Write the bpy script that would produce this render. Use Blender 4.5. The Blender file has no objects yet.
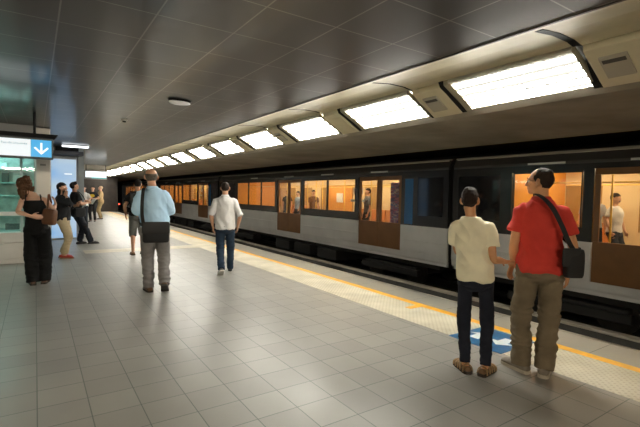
import bpy, bmesh, math, random
from mathutils import Vector, Matrix, noise
random.seed(7)
V = Vector
PI = math.pi
SC = bpy.context.scene
COL = SC.collection

# ------------------------------------------------------------------ camera
def cam_axes(yaw, pitch, roll):
    f = V((math.sin(yaw)*math.cos(pitch), math.cos(yaw)*math.cos(pitch), -math.sin(pitch)))
    rt = V((math.cos(yaw), -math.sin(yaw), 0)); dn = f.cross(rt)
    c, s = math.cos(roll), math.sin(roll)
    return c*rt + s*dn, -s*rt + c*dn, f
_r, _d, _f = cam_axes(math.radians(34.007), math.radians(2.48), math.radians(-1.134))
cd = bpy.data.cameras.new('camera'); cam = bpy.data.objects.new('camera', cd); COL.objects.link(cam)
cd.sensor_fit = 'HORIZONTAL'; cd.sensor_width = 36; cd.lens = 422.47/640*36
cd.clip_start = 0.05; cd.clip_end = 200
cam.matrix_world = Matrix(((_r.x, -_d.x, -_f.x, 0), (_r.y, -_d.y, -_f.y, 0), (_r.z, -_d.z, -_f.z, 1.5), (0, 0, 0, 1)))
SC.camera = cam

# ------------------------------------------------------------------ world and exposure
w = bpy.data.worlds.new('world'); SC.world = w; w.use_nodes = True
w.node_tree.nodes['Background'].inputs[0].default_value = (0.9, 0.85, 0.75, 1)
w.node_tree.nodes['Background'].inputs[1].default_value = 0.02
SC.view_settings.view_transform = 'Standard'
SC.view_settings.look = 'None'
SC.view_settings.exposure = 0.0
SC.view_settings.gamma = 1.0
SC.view_settings.use_curve_mapping = False
LAMP = 31.0          # luminous panels of the trackside cove
REAR = 140.0         # added unseen tube lamps behind the camera
TRAIN = 24.         # lamps inside the train

# ------------------------------------------------------------------ materials
MATS = {}
def mat(name, col, rough=.6, metal=0., var=0., vscale=8., bump=0., bscale=60., coat=0., spec=.5, sss=0.):
    if name in MATS: return MATS[name]
    m = bpy.data.materials.new(name); m.use_nodes = True
    nt = m.node_tree; b = nt.nodes['Principled BSDF']
    b.inputs['Base Color'].default_value = (*col, 1); b.inputs['Roughness'].default_value = rough
    b.inputs['Metallic'].default_value = metal; b.inputs['Coat Weight'].default_value = coat
    b.inputs['Specular IOR Level'].default_value = spec
    if sss:
        b.inputs['Subsurface Weight'].default_value = sss; b.inputs['Subsurface Radius'].default_value = (.012, .005, .003)
    tc = nt.nodes.new('ShaderNodeTexCoord')
    if var:
        n = nt.nodes.new('ShaderNodeTexNoise'); n.inputs['Scale'].default_value = vscale; n.inputs['Detail'].default_value = 5
        nt.links.new(tc.outputs['Object'], n.inputs['Vector'])
        r = nt.nodes.new('ShaderNodeValToRGB'); r.color_ramp.elements[0].position = .3; r.color_ramp.elements[1].position = .7
        r.color_ramp.elements[0].color = (*[c*(1-var) for c in col], 1); r.color_ramp.elements[1].color = (*[min(1, c*(1+var)) for c in col], 1)
        nt.links.new(n.outputs['Fac'], r.inputs[0]); nt.links.new(r.outputs[0], b.inputs['Base Color'])
    if bump:
        n = nt.nodes.new('ShaderNodeTexNoise'); n.inputs['Scale'].default_value = bscale; n.inputs['Detail'].default_value = 4
        nt.links.new(tc.outputs['Object'], n.inputs['Vector'])
        bp = nt.nodes.new('ShaderNodeBump'); bp.inputs['Strength'].default_value = bump; bp.inputs['Distance'].default_value = .01
        nt.links.new(n.outputs['Fac'], bp.inputs['Height']); nt.links.new(bp.outputs[0], b.inputs['Normal'])
    MATS[name] = m
    return m
def emit(name, col, s):
    if name in MATS: return MATS[name]
    m = mat(name, (.15, .15, .15), .4); b = m.node_tree.nodes['Principled BSDF']
    b.inputs['Emission Color'].default_value = (*col, 1); b.inputs['Emission Strength'].default_value = s
    return m
def glass(name, tint, refl=.5):
    m = bpy.data.materials.new(name); m.use_nodes = True; nt = m.node_tree; nt.nodes.clear()
    o = nt.nodes.new('ShaderNodeOutputMaterial'); t = nt.nodes.new('ShaderNodeBsdfTransparent'); t.inputs[0].default_value = (*tint, 1)
    g = nt.nodes.new('ShaderNodeBsdfGlossy'); g.inputs['Roughness'].default_value = .04
    f = nt.nodes.new('ShaderNodeLayerWeight'); f.inputs[0].default_value = .5
    pw = nt.nodes.new('ShaderNodeMath'); pw.operation = 'POWER'; pw.inputs[1].default_value = 4.; nt.links.new(f.outputs['Facing'], pw.inputs[0])
    mu = nt.nodes.new('ShaderNodeMath'); mu.operation = 'MULTIPLY_ADD'; mu.inputs[1].default_value = refl; mu.inputs[2].default_value = .03
    mx = nt.nodes.new('ShaderNodeMixShader')
    nt.links.new(pw.outputs[0], mu.inputs[0]); nt.links.new(mu.outputs[0], mx.inputs[0])
    nt.links.new(t.outputs[0], mx.inputs[1]); nt.links.new(g.outputs[0], mx.inputs[2]); nt.links.new(mx.outputs[0], o.inputs[0])
    return m
def grid_mat(name, c1, c2, cm, w, h, off, mortar, rough, metal=0., bump=.3, coat=0., rvar=.1, spec=.5):
    """square tiles or panels; off = where a joint crossing lies in object space"""
    m = bpy.data.materials.new(name); m.use_nodes = True; nt = m.node_tree; b = nt.nodes['Principled BSDF']
    tc = nt.nodes.new('ShaderNodeTexCoord'); mp = nt.nodes.new('ShaderNodeMapping')
    mp.inputs['Location'].default_value = (-off[0], -off[1], 0)
    nt.links.new(tc.outputs['Object'], mp.inputs[0])
    br = nt.nodes.new('ShaderNodeTexBrick'); br.offset = 0; br.squash = 1
    br.inputs['Scale'].default_value = 1; br.inputs['Brick Width'].default_value = w; br.inputs['Row Height'].default_value = h
    br.inputs['Mortar Size'].default_value = mortar; br.inputs['Mortar Smooth'].default_value = .1; br.inputs['Bias'].default_value = 0
    br.inputs['Color1'].default_value = (*c1, 1); br.inputs['Color2'].default_value = (*c2, 1); br.inputs['Mortar'].default_value = (*cm, 1)
    nt.links.new(mp.outputs[0], br.inputs['Vector'])
    n = nt.nodes.new('ShaderNodeTexNoise'); n.inputs['Scale'].default_value = 1.3; n.inputs['Detail'].default_value = 8
    nt.links.new(tc.outputs['Object'], n.inputs['Vector'])
    mx = nt.nodes.new('ShaderNodeMix'); mx.data_type = 'RGBA'; mx.blend_type = 'MULTIPLY'; mx.inputs[0].default_value = 1
    r = nt.nodes.new('ShaderNodeValToRGB'); r.color_ramp.elements[0].color = (.82, .82, .82, 1); r.color_ramp.elements[0].position = .3
    r.color_ramp.elements[1].position = .7
    nt.links.new(n.outputs['Fac'], r.inputs[0]); nt.links.new(br.outputs['Color'], mx.inputs[6]); nt.links.new(r.outputs[0], mx.inputs[7])
    nt.links.new(mx.outputs[2], b.inputs['Base Color'])
    mr = nt.nodes.new('ShaderNodeMapRange'); mr.inputs[3].default_value = rough-rvar; mr.inputs[4].default_value = rough+rvar
    nt.links.new(n.outputs['Fac'], mr.inputs[0]); nt.links.new(mr.outputs[0], b.inputs['Roughness'])
    b.inputs['Metallic'].default_value = metal; b.inputs['Coat Weight'].default_value = coat; b.inputs['Coat Roughness'].default_value = .11; b.inputs['Specular IOR Level'].default_value = spec
    bp = nt.nodes.new('ShaderNodeBump'); bp.invert = True; bp.inputs['Strength'].default_value = bump; bp.inputs['Distance'].default_value = .004
    nt.links.new(br.outputs['Fac'], bp.inputs['Height']); nt.links.new(bp.outputs[0], b.inputs['Normal'])
    return m

# ------------------------------------------------------------------ object helpers
def obj(name, bm, material, parent=None, smooth=False, bevel=0.):
    me = bpy.data.meshes.new(name)
    if isinstance(bm, bmesh.types.BMesh):
        bmesh.ops.recalc_face_normals(bm, faces=bm.faces)
        bm.to_mesh(me); bm.free()
    else:
        me = bm
    for m in (material if isinstance(material, (list, tuple)) else [material]): me.materials.append(m)
    if smooth:
        for p in me.polygons: p.use_smooth = True
    o = bpy.data.objects.new(name, me); COL.objects.link(o)
    if parent: o.parent = parent
    if bevel:
        b = o.modifiers.new('bevel', 'BEVEL'); b.width = bevel; b.segments = 2; b.limit_method = 'ANGLE'
    return o
def tag(o, label=None, cat=None, group=None, kind=None):
    if label: o['label'] = label
    if cat: o['category'] = cat
    if group: o['group'] = group
    if kind: o['kind'] = kind
    return o
def empty(name, loc=(0, 0, 0), rz=0., label=None, cat=None, group=None):
    o = bpy.data.objects.new(name, None); COL.objects.link(o); o.empty_display_size = .1
    o.location = loc; o.rotation_euler = (0, 0, rz)
    return tag(o, label, cat, group)
def copy_tree(o, parent=None):
    c = o.copy(); COL.objects.link(c); c.parent = parent
    for ch in list(o.children): copy_tree(ch, c)
    return c
def B(): return bmesh.new()
def box(bm, x0, x1, y0, y1, z0, z1):
    vs = [bm.verts.new((x, y, z)) for z in (z0, z1) for y in (y0, y1) for x in (x0, x1)]
    for f in ((0, 1, 3, 2), (4, 6, 7, 5), (0, 4, 5, 1), (1, 5, 7, 3), (3, 7, 6, 2), (2, 6, 4, 0)): bm.faces.new([vs[i] for i in f])
    return bm
def prism_y(bm, prof, y0, y1):
    """closed profile in (x, z) pushed from y0 to y1"""
    a = [bm.verts.new((x, y0, z)) for x, z in prof]; b = [bm.verts.new((x, y1, z)) for x, z in prof]
    n = len(prof)
    for i in range(n): bm.faces.new((a[i], a[(i+1) % n], b[(i+1) % n], b[i]))
    bm.faces.new(a); bm.faces.new(list(reversed(b)))
    return bm
def sheet_y(bm, line, y0, y1, t):
    """open line in (x, z) given thickness t upwards along its normal"""
    up = []
    for i, p in enumerate(line):
        a = V(line[max(0, i-1)]); b = V(line[min(len(line)-1, i+1)]); d = (b-a).normalized()
        up.append((p[0]-d.y*t, p[1]+d.x*t))
    return prism_y(bm, list(line)+list(reversed(up)), y0, y1)
def cyl(bm, a, b, r, n=12, r2=None):
    a, b = V(a), V(b); t = (b-a).normalized(); u = t.orthogonal().normalized(); v = t.cross(u); r2 = r if r2 is None else r2
    ra = [bm.verts.new(a+(u*math.cos(i*2*PI/n)+v*math.sin(i*2*PI/n))*r) for i in range(n)]
    rb = [bm.verts.new(b+(u*math.cos(i*2*PI/n)+v*math.sin(i*2*PI/n))*r2) for i in range(n)]
    for i in range(n): bm.faces.new((ra[i], ra[(i+1) % n], rb[(i+1) % n], rb[i]))
    bm.faces.new(ra); bm.faces.new(list(reversed(rb)))
    return bm
def rings(bm, rr, n=16):
    """closed loft through (centre, axis u, axis v) ellipses"""
    loops = []
    for c, u, v in rr:
        loops.append([bm.verts.new(c+u*math.cos(2*PI*i/n)+v*math.sin(2*PI*i/n)) for i in range(n)])
    for a, b in zip(loops, loops[1:]):
        for i in range(n): bm.faces.new((a[i], a[(i+1) % n], b[(i+1) % n], b[i]))
    bm.faces.new(list(reversed(loops[0]))); bm.faces.new(loops[-1])
def limb(bm, pts, rad, side=V((1, 0, 0)), n=14, round_=True, sub=3):
    """tapering tube; rad = (along side, across) per point; smoothed through the points"""
    pts = [V(p) for p in pts]; rad = [(r, r) if not isinstance(r, (tuple, list)) else r for r in rad]
    P, Rr = [], []
    m = len(pts)
    for i in range(m-1):
        p0 = pts[max(0, i-1)]; p1 = pts[i]; p2 = pts[i+1]; p3 = pts[min(m-1, i+2)]
        for k in range(sub):
            t = k/sub
            P.append(.5*((2*p1)+(p2-p0)*t+(2*p0-5*p1+4*p2-p3)*t*t+(3*p1-p0-3*p2+p3)*t*t*t))
            s = t*t*(3-2*t)
            Rr.append((rad[i][0]*(1-s)+rad[i+1][0]*s, rad[i][1]*(1-s)+rad[i+1][1]*s))
    P.append(pts[-1]); Rr.append(rad[-1])
    T = [(P[min(len(P)-1, i+1)]-P[max(0, i-1)]).normalized() for i in range(len(P))]
    if round_:
        r0, r1 = min(Rr[0]), min(Rr[-1])
        P = [P[0]-T[0]*r0*.85, P[0]-T[0]*r0*.5]+P+[P[-1]+T[-1]*r1*.5, P[-1]+T[-1]*r1*.85]
        Rr = [(Rr[0][0]*.4, Rr[0][1]*.4), (Rr[0][0]*.84, Rr[0][1]*.84)]+Rr+[(Rr[-1][0]*.84, Rr[-1][1]*.84), (Rr[-1][0]*.4, Rr[-1][1]*.4)]
        T = [T[0], T[0]]+T+[T[-1], T[-1]]
    out = []
    for p, t, r in zip(P, T, Rr):
        u = side - t*side.dot(t)
        u = u.normalized() if u.length > .05 else t.orthogonal().normalized()
        v = t.cross(u)
        out.append((p, u*r[0], v*r[1]))
    rings(bm, out, n)
def ell(bm, c, r, M=None, n=16, m=10):
    c = V(c); M = M or Matrix.Identity(3)
    out = []
    for j in range(m+1):
        th = PI*(.04+.92*j/m); z = -math.cos(th); s = math.sin(th)
        out.append((c+M@V((0, 0, r[2]*z)), M@V((r[0]*s, 0, 0)), M@V((0, r[1]*s, 0))))
    rings(bm, out, n)
def fused(bm, voxel, smooth=3, extra=None):
    """one continuous surface out of overlapping closed shapes"""
    bmesh.ops.recalc_face_normals(bm, faces=bm.faces)
    me = bpy.data.meshes.new('t'); bm.to_mesh(me); bm.free()
    o = bpy.data.objects.new('t', me); COL.objects.link(o)
    r = o.modifiers.new('r', 'REMESH'); r.mode = 'VOXEL'; r.voxel_size = voxel; r.adaptivity = 0
    if smooth:
        s = o.modifiers.new('s', 'SMOOTH'); s.factor = .5; s.iterations = smooth
    dg = bpy.context.evaluated_depsgraph_get(); dg.update()
    out = bpy.data.meshes.new_from_object(o.evaluated_get(dg))
    bpy.data.objects.remove(o); bpy.data.meshes.remove(me)
    for p in out.polygons: p.use_smooth = True
    return out
def crease(me, fn):
    """push the vertices along their normals by fn(point)"""
    ns = [v.normal.copy() for v in me.vertices]
    for v, n in zip(me.vertices, ns): v.co += n*fn(v.co)
    me.update()
    return me
def text_mesh(s, size, th=.002):
    c = bpy.data.curves.new('t', 'FONT'); c.body = s; c.size = size; c.extrude = th
    o = bpy.data.objects.new('t', c); COL.objects.link(o)
    dg = bpy.context.evaluated_depsgraph_get(); dg.update()
    me = bpy.data.meshes.new_from_object(o.evaluated_get(dg)); bpy.data.objects.remove(o)
    return me

# ------------------------------------------------------------------ the hall
ZC = 2.80; XE = 3.16; YA, YB = -9.0, 34.0
STEEL = mat('brushed_steel', (.42, .41, .40), .35, .9, .08, 3)
CREAM = mat('cream_enamel', (.54, .49, .34), .6, 0, .06, 5)
CREAM_D = mat('cream_bracket', (.30, .275, .20), .55, 0, .08, 9)
BLACK = mat('black_metal', (.008, .008, .009), .75, spec=.2)
DARKC = mat('dark_concrete', (.035, .032, .028), .85, 0, .3, 2, .4, 18)  # near-black concrete with uneven tone
M_FLOOR = grid_mat('floor_tiles', (.315, .305, .275), (.275, .265, .24), (.10, .125, .11), .305, .305, (0, .06), .0035, .36, 0, .35, 0, .1)
M_EDGE = grid_mat('edge_tiles', (.30, .285, .24), (.27, .26, .225), (.10, .095, .085), .5, .60, (0, .1), .004, .42, 0, .35)
M_CEIL = grid_mat('ceiling_panels', (.070, .060, .055), (.062, .054, .049), (.22, .20, .18), .595, .60, (.157, .305), .006, .40, .12, .3, .3, .05)

tag(obj('floor', box(B(), -4, 3.74, YA, YB, -.3, 0), M_FLOOR), kind='structure')
tag(obj('trim_platform_edge', box(B(), 4.50, 5.02, YA, YB, -.3, 0), M_EDGE, bevel=.006), kind='structure')
tag(obj('ceiling', box(B(), -4, XE, YA, YB, ZC, ZC+.12), M_CEIL), kind='structure')
tag(obj('wall_left', box(B(), -4.2, -4, YA, YB, -.3, 3), mat('wall_paint', (.45, .42, .36), .6, 0, .08, 2)), kind='structure')
tag(obj('wall_back', box(B(), -4.2, 12.8, YA-.3, YA, -1.4, 3.4), mat('wall_paint', (.45, .42, .36))), kind='structure')
tag(obj('wall_far', box(B(), -4.2, 5.02, YB, YB+.3, -1.4, 3.4), mat('dark_brown_wall', (.03, .022, .017), .7, 0, .3, 3)), kind='structure')
tag(obj('wall_platform', box(B(), 4.72, 4.95, YA, YB, -1.4, -.3), DARKC), kind='structure')
tag(obj('wall_right', box(B(), 12.6, 12.8, YA, 95, -1.4, 3.4), DARKC), kind='structure')
tag(obj('wall_tunnel_end', box(B(), 4.9, 12.8, 95, 95.3, -1.4, 3.4), DARKC), kind='structure')
tag(obj('floor_trackbed', box(B(), 4.7, 12.8, YA, 95, -1.5, -1.28), mat('track_ballast', (.05, .045, .04), .9, 0, .5, 30, .8, 40)), kind='structure')

# studded warning strip with its yellow line
def tactile():
    m = bpy.data.materials.new('studded_strip'); m.use_nodes = True; nt = m.node_tree; b = nt.nodes['Principled BSDF']
    tc = nt.nodes.new('ShaderNodeTexCoord'); sx = nt.nodes.new('ShaderNodeSeparateXYZ'); nt.links.new(tc.outputs['Object'], sx.inputs[0])
    s = []
    for ax in (0, 1):
        mm = nt.nodes.new('ShaderNodeMath'); mm.operation = 'MULTIPLY'; mm.inputs[1].default_value = 2*PI/.062; nt.links.new(sx.outputs[ax], mm.inputs[0])
        c = nt.nodes.new('ShaderNodeMath'); c.operation = 'COSINE'; nt.links.new(mm.outputs[0], c.inputs[0]); s.append(c)
    a = nt.nodes.new('ShaderNodeMath'); a.operation = 'MULTIPLY'; nt.links.new(s[0].outputs[0], a.inputs[0]); nt.links.new(s[1].outputs[0], a.inputs[1])
    r = nt.nodes.new('ShaderNodeMapRange'); r.inputs[1].default_value = .25; r.inputs[2].default_value = .7; nt.links.new(a.outputs[0], r.inputs[0])
    bp = nt.nodes.new('ShaderNodeBump'); bp.inputs['Distance'].default_value = .006; bp.inputs['Strength'].default_value = .8
    nt.links.new(r.outputs[0], bp.inputs['Height']); nt.links.new(bp.outputs[0], b.inputs['Normal'])
    n = nt.nodes.new('ShaderNodeTexNoise'); n.inputs['Scale'].default_value = 2.2; n.inputs['Detail'].default_value = 8
    nt.links.new(tc.outputs['Object'], n.inputs['Vector'])
    cr = nt.nodes.new('ShaderNodeValToRGB'); cr.color_ramp.elements[0].color = (.44, .40, .30, 1); cr.color_ramp.elements[1].color = (.60, .55, .43, 1)
    cr.color_ramp.elements[0].position = .3; cr.color_ramp.elements[1].position = .62
    nt.links.new(n.outputs['Fac'], cr.inputs[0])
    mx = nt.nodes.new('ShaderNodeMix'); mx.data_type = 'RGBA'; mx.blend_type = 'MULTIPLY'; mx.inputs[7].default_value = (.8, .78, .74, 1)
    nt.links.new(r.outputs[0], mx.inputs[0]); nt.links.new(cr.outputs[0], mx.inputs[6]); nt.links.new(mx.outputs[2], b.inputs['Base Color'])
    b.inputs['Roughness'].default_value = .5
    return m
M_TACT = tactile()
tag(obj('trim_tactile_strip', box(B(), 3.74, 4.38, YA, YB, -.3, .002), M_TACT), kind='structure')
YEL = mat('yellow_paint', (.80, .40, .025), .45, 0, .12, 6)
bm = B(); box(bm, 4.38, 4.50, YA, YB, -.3, .002)
tag(obj('trim_yellow_line', bm, YEL), kind='structure')
tag(obj('trim_yellow_mark', box(B(), 4.16, 4.38, 3.95, 4.05, .002, .005), YEL), kind='structure')
tag(obj('trim_tactile_crossing', box(B(), .98, 3.735, 11.4, 12.0, 0, .003), M_TACT), kind='structure')

# ceiling over the tracks and the cove it hangs from
COVE = [(XE, ZC), (3.35, 2.852), (3.62, 2.882), (3.86, 2.882), (4.02, 2.855), (4.16, 2.795), (4.28, 2.72), (4.36, 2.655), (4.42, 2.59)]
tag(obj('ceiling_cove', sheet_y(B(), COVE, YA, YB, .05), CREAM, smooth=False), kind='structure')
tag(obj('trim_ceiling_lip', box(B(), XE-.012, XE+.012, YA, YB, ZC-.006, ZC+.10), mat('lip', (.09, .085, .075), .4, .6)), kind='structure')
SOF = mat('soffit_concrete', (.25, .225, .18), .75, 0, .22, 1.4, .15, 12)
bm = B(); prism_y(bm, [(4.475, 2.60), (4.60, 2.545), (5.52, 2.545), (5.56, 2.56), (7.04, 2.50), (7.10, 2.53), (7.10, 3.35), (4.47, 3.35)], YA, YB+40)
tag(obj('ceiling_beam', bm, SOF), kind='structure')
tag(obj('ceiling_tunnel', box(B(), 4.3, 12.8, YA, 95, 3.3, 3.5), DARKC), kind='structure')
tag(obj('trim_shadow_gap', box(B(), 4.38, 4.52, YA, YB, 2.66, 2.74), BLACK), kind='structure')
bm = B(); box(bm, -4.2, 4.4, YA, YB, ZC+.16, 3.3)
tag(obj('ceiling_void', bm, BLACK), kind='structure')

# ------------------------------------------------------------------ luminous cove panels
def on_cove(x):
    for (a, b) in zip(COVE, COVE[1:]):
        if a[0] <= x <= b[0]: return a[1]+(b[1]-a[1])*(x-a[0])/(b[0]-a[0])
ORD = ['nearest', 'second', 'third', 'fourth', 'fifth', 'sixth', 'seventh', 'eighth', 'ninth', 'tenth', 'eleventh', 'twelfth', 'thirteenth', 'fourteenth', 'fifteenth', 'sixteenth']
M_LAMP = emit('lamp_diffuser', (1.0, .965, .86), LAMP)
M_OFF = mat('dead_diffuser', (.34, .33, .29), .4)
def tubes():
    """bright tube strips with the dimmer diffuser between them"""
    nt = M_LAMP.node_tree; b = nt.nodes['Principled BSDF']; tc = nt.nodes.new('ShaderNodeTexCoord'); sx = nt.nodes.new('ShaderNodeSeparateXYZ')
    nt.links.new(tc.outputs['Object'], sx.inputs[0])
    d = nt.nodes.new('ShaderNodeMath'); d.operation = 'DIVIDE'; d.inputs[1].default_value = .052; nt.links.new(sx.outputs[2], d.inputs[0])
    f = nt.nodes.new('ShaderNodeMath'); f.operation = 'FRACT'; nt.links.new(d.outputs[0], f.inputs[0])
    g = nt.nodes.new('ShaderNodeMath'); g.operation = 'GREATER_THAN'; g.inputs[1].default_value = .36; nt.links.new(f.outputs[0], g.inputs[0])
    m = nt.nodes.new('ShaderNodeMapRange'); m.inputs[3].default_value = .92; m.inputs[4].default_value = LAMP*1.55; nt.links.new(g.outputs[0], m.inputs[0])
    nt.links.new(m.outputs[0], b.inputs['Emission Strength'])
tubes()
FACE = [(4.00, 2.822), (4.285, 2.668), (4.40, 2.592)]
def luminaire(k):
    y0 = 1.87+2.0175*k; on = k >= 0
    lab = ('bright luminous panel in the curved cove above the tracks, %s from the camera' % (ORD[k] if k < len(ORD) else 'farthest')) if on else \
        ('dark unlit luminous panel in the curved cove at the right edge' if k == -1 else 'dark unlit luminous panel in the cove behind the camera')
    t = empty('cove_luminaire', (4.2, y0, 2.6), 0, lab, 'lamp', 'luminous panels along the cove')
    def T(bm): bmesh.ops.translate(bm, verts=bm.verts, vec=(-4.2, 0, -2.6)); return bm
    bm = B(); prism_y(bm, [FACE[0], FACE[1], FACE[2], (4.462, 2.602), (4.44, 2.63), (4.30, 2.71), (4.03, 2.845)], .06, 1.40)
    obj('diffuser', T(bm), M_LAMP if on else M_OFF, t)
    bm = B()
    prism_y(bm, [(3.955, 2.835), (3.975, 2.815), (4.0, 2.812), (4.012, 2.822), (4.0, 2.86), (3.97, 2.87)], .06, 1.42)
    obj('top_rail', T(bm), mat('rail_enamel', (.44, .42, .36), .35), t)
    bm = B()
    for (x, z) in ((4.285, 2.664),):
        prism_y(bm, [(x-.006, z+.002), (x, z-.007), (x+.008, z-.009), (x+.008, z+.004)], .085, 1.40)
    for f in (.22, .42, .60, .78):
        x = FACE[0][0]+(FACE[1][0]-FACE[0][0])*f; z = FACE[0][1]+(FACE[1][1]-FACE[0][1])*f
        prism_y(bm, [(x-.004, z+.002), (x-.002, z-.006), (x+.004, z-.008), (x+.004, z+.002)], .085, 1.40)
    obj('louvre_bar', T(bm), mat('louvre', (.6, .6, .6), .3), t)
    for (a, b) in ((.035, .06), (1.40, 1.49)):                      # curved end cheeks
        bm = B(); prism_y(bm, [(3.97, 2.862), (3.975, 2.812), (4.29, 2.648), (4.415, 2.572), (4.43, 2.60), (4.30, 2.715)], a, b)
        obj('end_cheek', T(bm), CREAM_D, t)
    wdt = .065 if k == 0 else .026                                    # black joint that follows the vault
    bm = B(); ln = [(x, z-.004) for x, z in COVE[1 if k == 0 else 1:]]
    ln = ln[:-3]+[(4.29, 2.66), (4.41, 2.56), (4.43, 2.565)]
    sheet_y(bm, ln, -.012, -.012+wdt, .03)
    obj('joint_strip', T(bm), BLACK, t)
    bm = B(); ln = [(3.95, 2.855), (3.985, 2.797), (4.10, 2.742), (4.30, 2.627), (4.42, 2.562)]; sheet_y(bm, ln, 1.49, 1.55, .05)
    obj('joint_strip', T(bm), BLACK, t)
    # the enamelled box between this panel and the next
    blab = 'cream service box in the cove just beyond the %s luminous panel from the camera' % ORD[k] if 0 <= k < len(ORD) else \
        ('cream service box in the cove beside the unlit panel at the right edge' if k == -1 else 'cream service box in the cove behind the camera')
    if k == 15: return
    s = empty('service_box', (4.2, y0+1.55, 2.6), 0, blab, 'service box', 'service boxes along the cove')
    bm = B(); prism_y(bm, [(3.985, 2.86), (3.99, 2.80), (4.10, 2.735), (4.30, 2.62), (4.415, 2.552), (4.43, 2.60), (4.30, 2.715)], 0, .445)
    obj('shell', T(bm), CREAM, s, bevel=.006)
    bm = B(); box(bm, 3.975, 4.43, -.028, -.004, 2.60, 2.70)
    bm.free()
    if k % 2 == 0 or k < 0:
        bm = B(); prism_y(bm, [(4.08, 2.752), (4.085, 2.728), (4.30, 2.602), (4.31, 2.63)], .14, .36)
        obj('grille', T(bm), mat('grille_enamel', (.33, .31, .25), .5), s)
        bm = B(); prism_y(bm, [(4.11, 2.734), (4.105, 2.712), (4.14, 2.692), (4.15, 2.715)], .16, .34)
        obj('vent_slot', T(bm), mat('grille_shadow', (.05, .047, .04), .6), s)
    else:
        bm = B(); prism_y(bm, [(4.06, 2.763), (4.065, 2.746), (4.32, 2.598), (4.33, 2.62)], .06, .37)
        obj('cover_plate', T(bm), CREAM, s, bevel=.002)  # plain cover plate added to the box face, mounts nothing
for k in range(-2, 16): luminaire(k)

# tube lamps added out of view behind the camera to light people's backs
M_REAR = emit('rear_fill_tube', (1.0, .88, .68), REAR)
for i, (x, y) in enumerate(((-.6, -3.4), (-.6, -6.2), (-2.5, 1.6))):
    t = empty('added_tube_light', (x, y, ZC), 0, 'hanging tube lamp of the hall, out of view behind the camera', 'lamp', 'added tube lamps behind the camera')
    obj('tube', cyl(B(), (-.85, 0, -.20), (.85, 0, -.20), .045, 16), M_REAR, t, True)
    obj('housing', box(B(), -.9, .9, -.05, .05, -.155, -.12), STEEL, t)
    for q in (-.7, .7): obj('hanger', cyl(B(), (q, 0, -.12), (q, 0, 0), .008, 8), STEEL, t)

t = empty('ceiling_bulkhead_light', (1.69, 6.08, ZC), math.radians(0), 'small oval bulkhead light with black base on the panelled ceiling', 'lamp')
bm = B(); ell(bm, (0, 0, -.012), (.17, .07, .02), None, 20, 6); obj('base', bm, BLACK, t, True)
bm = B(); ell(bm, (0, 0, -.045), (.155, .062, .035), None, 20, 8); obj('lens', bm, mat('milk_lens', (.72, .72, .76), .25), t, True)
t = empty('ceiling_strip_light', (.98, 14.2, ZC), 0, 'short white strip light on the ceiling beyond the hanging arrow sign', 'lamp')
obj('diffuser', box(B(), -.33, .33, -.12, .12, -.05, -.012), emit('strip_white', (.9, .95, 1), 3.), t)
obj('frame', box(B(), -.36, .36, -.15, .15, -.02, 0), STEEL, t)
t = empty('ceiling_sensor', (1.35, 8.4, ZC), 0, 'tiny round detector on the ceiling between the bulkhead light and the arrow sign', 'detector')
bm = B(); cyl(bm, (0, 0, 0), (0, 0, -.03), .06, 16, .045); obj('base', bm, mat('sensor_white', (.4, .38, .34), .5), t)
bm = B(); cyl(bm, (0, 0, -.03), (0, 0, -.05), .03, 12); obj('lens', bm, BLACK, t)

# ------------------------------------------------------------------ left side: booth, column, light box, signs
TEALG = glass('teal_glass', (.80, .95, .93), .5)
WHITEP = mat('white_panel', (.62, .60, .56), .4, 0, .05, 3)
t = empty('glass_booth', (-2, 10.45, 0), 0, 'glazed kiosk with white panelled base and teal glass beside the woman in black', 'kiosk')
bm = B(); box(bm, -2, 1.97, 0, 1.1, 0, .10); box(bm, -2, 1.985, -.02, 1.1, .10, .42); box(bm, -2, 1.985, -.02, 1.1, .43, .63); obj('base', bm, WHITEP, t, bevel=.01)
bm = B(); box(bm, -2, 1.99, -.03, .02, .97, 1.05); obj('rail', bm, mat('white_rail', (.7, .7, .68), .3), t, bevel=.006)
bm = B(); box(bm, -2, 1.99, -.01, .01, .63, .97); obj('lower_glass', bm, TEALG, t)
bm = B(); box(bm, -2, 1.99, -.01, .01, 1.05, 2.3); obj('upper_glass', bm, TEALG, t)
for x in (-1.2, .0, 1.05, 1.75):
    bm = B(); box(bm, x, x+.045, -.03, .03, .63, 2.35); obj('mullion', bm, mat('teal_frame', (.28, .40, .40), .35, .3), t)
bm = B(); box(bm, -2, 2, -.05, 1.1, 2.3, 2.79); obj('canopy', bm, mat('canopy_grey', (.25, .25, .25), .5), t)
bm = B(); box(bm, -2, 1.98, 1.05, 1.1, .63, 2.3); obj('back_panel', bm, mat('teal_back', (.48, .60, .58), .4, 0, .4, 4), t)
bm = B(); box(bm, -2, 1.98, .3, .9, .63, .65); obj('floor_plate', bm, mat('teal_plate', (.2, .42, .40), .3), t)
for z in (1.35, 1.62, 1.9):
    bm = B(); box(bm, -2, 1.95, .45, 1.04, z, z+.018); obj('shelf', bm, mat('glass_shelf', (.30, .55, .52), .2), t)
bm = B(); box(bm, -1.9, 1.9, .2, .35, 2.25, 2.29); obj('lamp_tube', bm, emit('booth_tube', (.75, 1, .95), 20.), t)
LITE = mat('paper_white', (.75, .75, .72), .6)
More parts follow.
